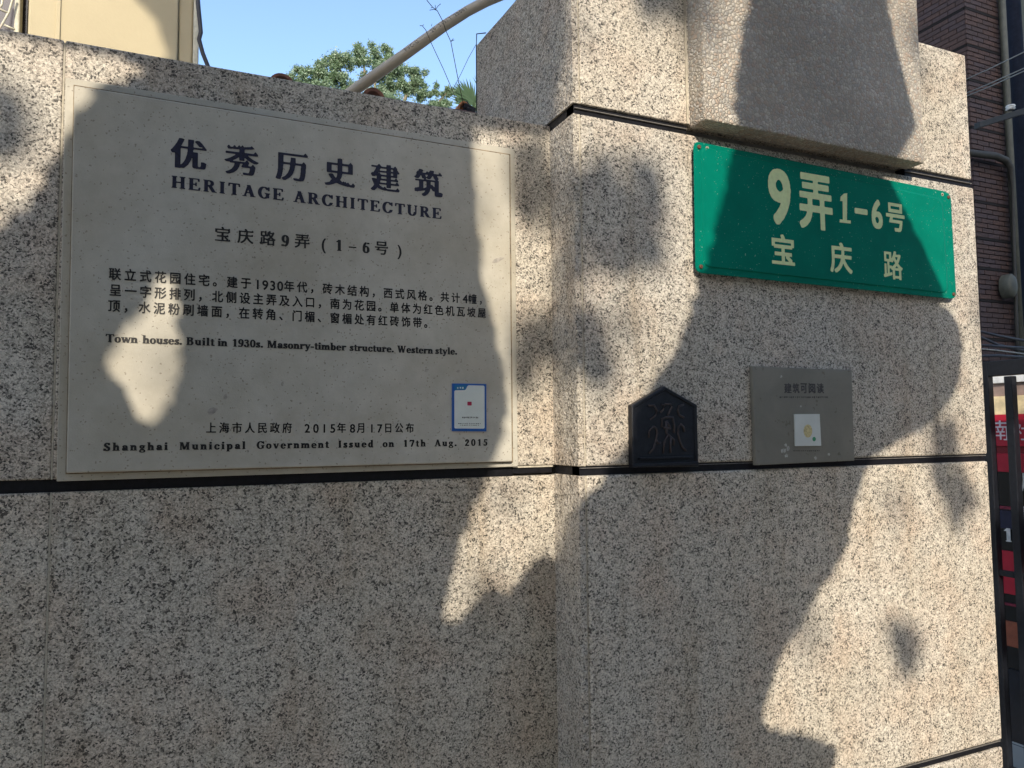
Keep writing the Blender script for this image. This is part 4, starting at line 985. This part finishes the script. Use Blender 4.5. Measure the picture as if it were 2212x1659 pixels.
SOFT = [   # shadows of leaves higher up in the crown: blurred
 (0, [(-50, 195), (20, 190), (55, 230), (60, 290), (20, 330), (-50, 320)]),
 (0, [(1118, 310), (1170, 320), (1190, 400), (1192, 470), (1150, 480), (1120, 440)]),
 (0, [(1118, 700), (1190, 690), (1192, 830), (1118, 840)]),
 (-Pd, [(1215, 350), (1330, 340), (1420, 365), (1430, 470), (1440, 560), (1400, 575), (1300, 580), (1220, 600)]),
 (-Pd, [(1225, 650), (1290, 670), (1310, 720), (1320, 800), (1290, 840), (1230, 780)]),
 (-Pd, [(1370, -60), (1480, -60), (1480, 30), (1400, 40)]),
 (-Pd, [(2008, 900), (2040, 870), (2075, 1000), (2112, 1100), (2115, 1140), (2060, 1130), (2022, 1050)]),
 (-Pd, [(1925, 1360), (1980, 1355), (1990, 1410), (1960, 1455), (1930, 1420)]),
]
DARK = [(0, [(1000, -100), (1260, -100), (1260, 30), (1150, 110), (1060, 200), (1000, 240)])]
cell = .007; U0_, U1_, V0_, V1_ = -1.5, 2.6, .45, 3.1
gx = np.arange(U0_, U1_, cell); gyv = np.arange(V0_, V1_, cell); GX, GY = np.meshgrid(gx, gyv)
lit = np.zeros(GX.shape, bool)
for y, pl in LIT: lit |= winding_mask([U(pl, y)], GX, GY)
for y, pl in DARK: lit &= ~winding_mask([U(pl, y)], GX, GY)
shade = ~lit
rows_ = []; covered = np.zeros(GX.shape, bool)
def disc_idx(r):
    k = int(r/cell)+1; yy_, xx_ = np.mgrid[-k:k+1, -k:k+1]; m_ = (xx_**2+yy_**2)*cell**2 <= r*r; return yy_[m_], xx_[m_]
def dilate_r(m_, r):
    out = m_.copy(); dy, dx = disc_idx(r); H, W = m_.shape
    for a, b in zip(dy, dx):
        if a*a+b*b < (int(r/cell)-1)**2: continue
        ys0, ys1 = max(0, a), min(H, H+a); xs0, xs1 = max(0, b), min(W, W+b)
        out[ys0:ys1, xs0:xs1] |= m_[ys0-a:ys1-a, xs0-b:xs1-b]
    return out
for r, passes in ((.11, 3), (.075, 2), (.048, 2), (.03, 2), (.018, 2), (.012, 1)):
    ok = shade & ~dilate_r(lit, r*(.97 if r > .06 else .86 if r > .025 else .70)); dy, dx = disc_idx(r*.62)
    for ps in range(passes):
        cov = covered.copy() if ps == 0 else np.zeros(GX.shape, bool)
        if ps > 0: cov |= ~dilate_r(ok, .001)
        if ps > 0 and r < .04: cov |= dilate_r(covered & ok, .0)
        cand = np.argwhere(ok & ~cov); rng.shuffle(cand)
        for j, i in cand:
            if cov[j, i]: continue
            yy_ = np.clip(j+dy, 0, GX.shape[0]-1); xx_ = np.clip(i+dx, 0, GX.shape[1]-1); cov[yy_, xx_] = True; covered[yy_, xx_] = True
            rows_.append((GX[j, i], GY[j, i], r))
LP = []
for k in range(11):
    a = 2*math.pi*(k/10)+math.pi/2; LP.append(((1.0 if k % 2 == 0 else .80)*math.cos(a), (1.0 if k % 2 == 0 else .80)*math.sin(a)))
LP = LP[:10]
V = []; F = []
Sx = Vector((0, 0, 1)).cross(SUN).normalized(); Sy = SUN.cross(Sx)
def put_leaf(p, r, tilt):
    nrm_ = (SUN + Vector((random.gauss(0, tilt), random.gauss(0, tilt), random.gauss(0, tilt)))).normalized(); ax_ = nrm_.orthogonal().normalized(); q_ = random.uniform(0, 6.28)
    ax_ = Matrix.Rotation(q_, 3, nrm_) @ ax_; ay_ = nrm_.cross(ax_); o = len(V); V.append(tuple(p))
    for lx, ly in LP:
        v_ = p + ax_*(lx*r) + ay_*(ly*r) + nrm_*(r*.10*(lx*lx+ly*ly)); V.append(tuple(v_))
    for i in range(10): F.append((o, o+1+i, o+1+(i+1) % 10))
for u_, v_, r in rows_:
    t = random.uniform(2.5, 3.7) if r > .04 else random.uniform(2.1, 2.7)
    put_leaf(Vector((u_, 0, v_))+SUN*t, r, .28)
for y, pl in SOFT:
    q_ = U(pl, y); mn_, mx_ = q_.min(0), q_.max(0); ar = 0
    k_ = int(90*(mx_[0]-mn_[0])*(mx_[1]-mn_[1])/.06)+10
    for _ in range(k_):
        a_ = random.uniform(mn_[0], mx_[0]); b_ = random.uniform(mn_[1], mx_[1])
        if winding_mask([q_], np.array([[a_]]), np.array([[b_]]))[0, 0]: put_leaf(Vector((a_, 0, b_))+SUN*random.uniform(6.0, 8.5), random.uniform(.022, .034), .35)
q_ = U([(260, -90), (312, 0), (350, 30), (364, 67), (378, 140), (394, 300), (470, 300), (470, -90)], YH); mn_, mx_ = q_.min(0), q_.max(0); k_ = 0  # leaf cluster added to cast the shade on the cream house's right part
while k_ < 420:
    a_ = random.uniform(mn_[0], mx_[0]); b_ = random.uniform(mn_[1], mx_[1])
    if winding_mask([q_], np.array([[a_]]), np.array([[b_]]))[0, 0]: put_leaf(Vector((a_, 0, b_))+SUN*random.uniform(4.0, 5.5), random.uniform(.04, .07), .35); k_ += 1
for _ in range(46): put_leaf(Vector((random.uniform(-.6, 2.3), 0, random.uniform(.7, 2.7)))+SUN*random.uniform(9, 14), random.uniform(.03, .055), .4)
# the rest of the crown, added to hold back sky light, spreads over pavement and road, clear of the gaps through which the sun reaches the wall, the house and the far tree
def clear_gap(u_, v_):
    return (U0_-.14 < u_ < U1_+.14 and .25 < v_ < V1_+.14) or (-2.9 < u_ <= -.9 and 4.5 < v_ < 6.5)
cnt = 0
while cnt < 2500:
    p_ = Vector((random.uniform(-13, 15), random.uniform(-12, -1.5), random.uniform(3.3, 9)))
    u_, v_ = uv(p_)
    if clear_gap(u_, v_): continue
    put_leaf(p_, random.uniform(.10, .19), .8); cnt += 1
tx, ty = -5.0, -4.4
st3 = thing('plane_tree', 'broad-leaved street tree behind the viewer shading the wall', 'tree', (tx, ty, 0))
fo = mesh('foliage', V, F, PLANE, st3); fo['kind'] = 'stuff'
tube('trunk', [(tx, ty, 0), (tx+.05, ty, 1.2), (tx+.1, ty+.1, 2.6), (tx+.3, ty+.3, 3.8), (tx+.5, ty+.6, 5.5)], [.26, .22, .2, .16, .08], BARK, st3, 14)
def S3(u_, v_, t): return Vector((u_, 0, v_))+SUN*t
T0 = Vector((tx+.1, ty+.1, 2.6))
for path in ([T0, S3(-1.6, 1.0, 3.7), S3(-.3, 1.02, 3.5), S3(.35, .95, 3.4), S3(1.1, 1.2, 3.3)], [S3(1.1, 1.2, 3.3), S3(1.28, 1.7, 3.3), S3(1.25, 2.3, 3.4)], [Vector((tx+.3, ty+.3, 3.8)), S3(-1.5, 3.3, 4.2), S3(.2, 3.5, 4.0), S3(1.6, 3.6, 4.0)]):
    tube('branch', path, [.06-.009*i for i in range(len(path))], BARK, st3, 8)
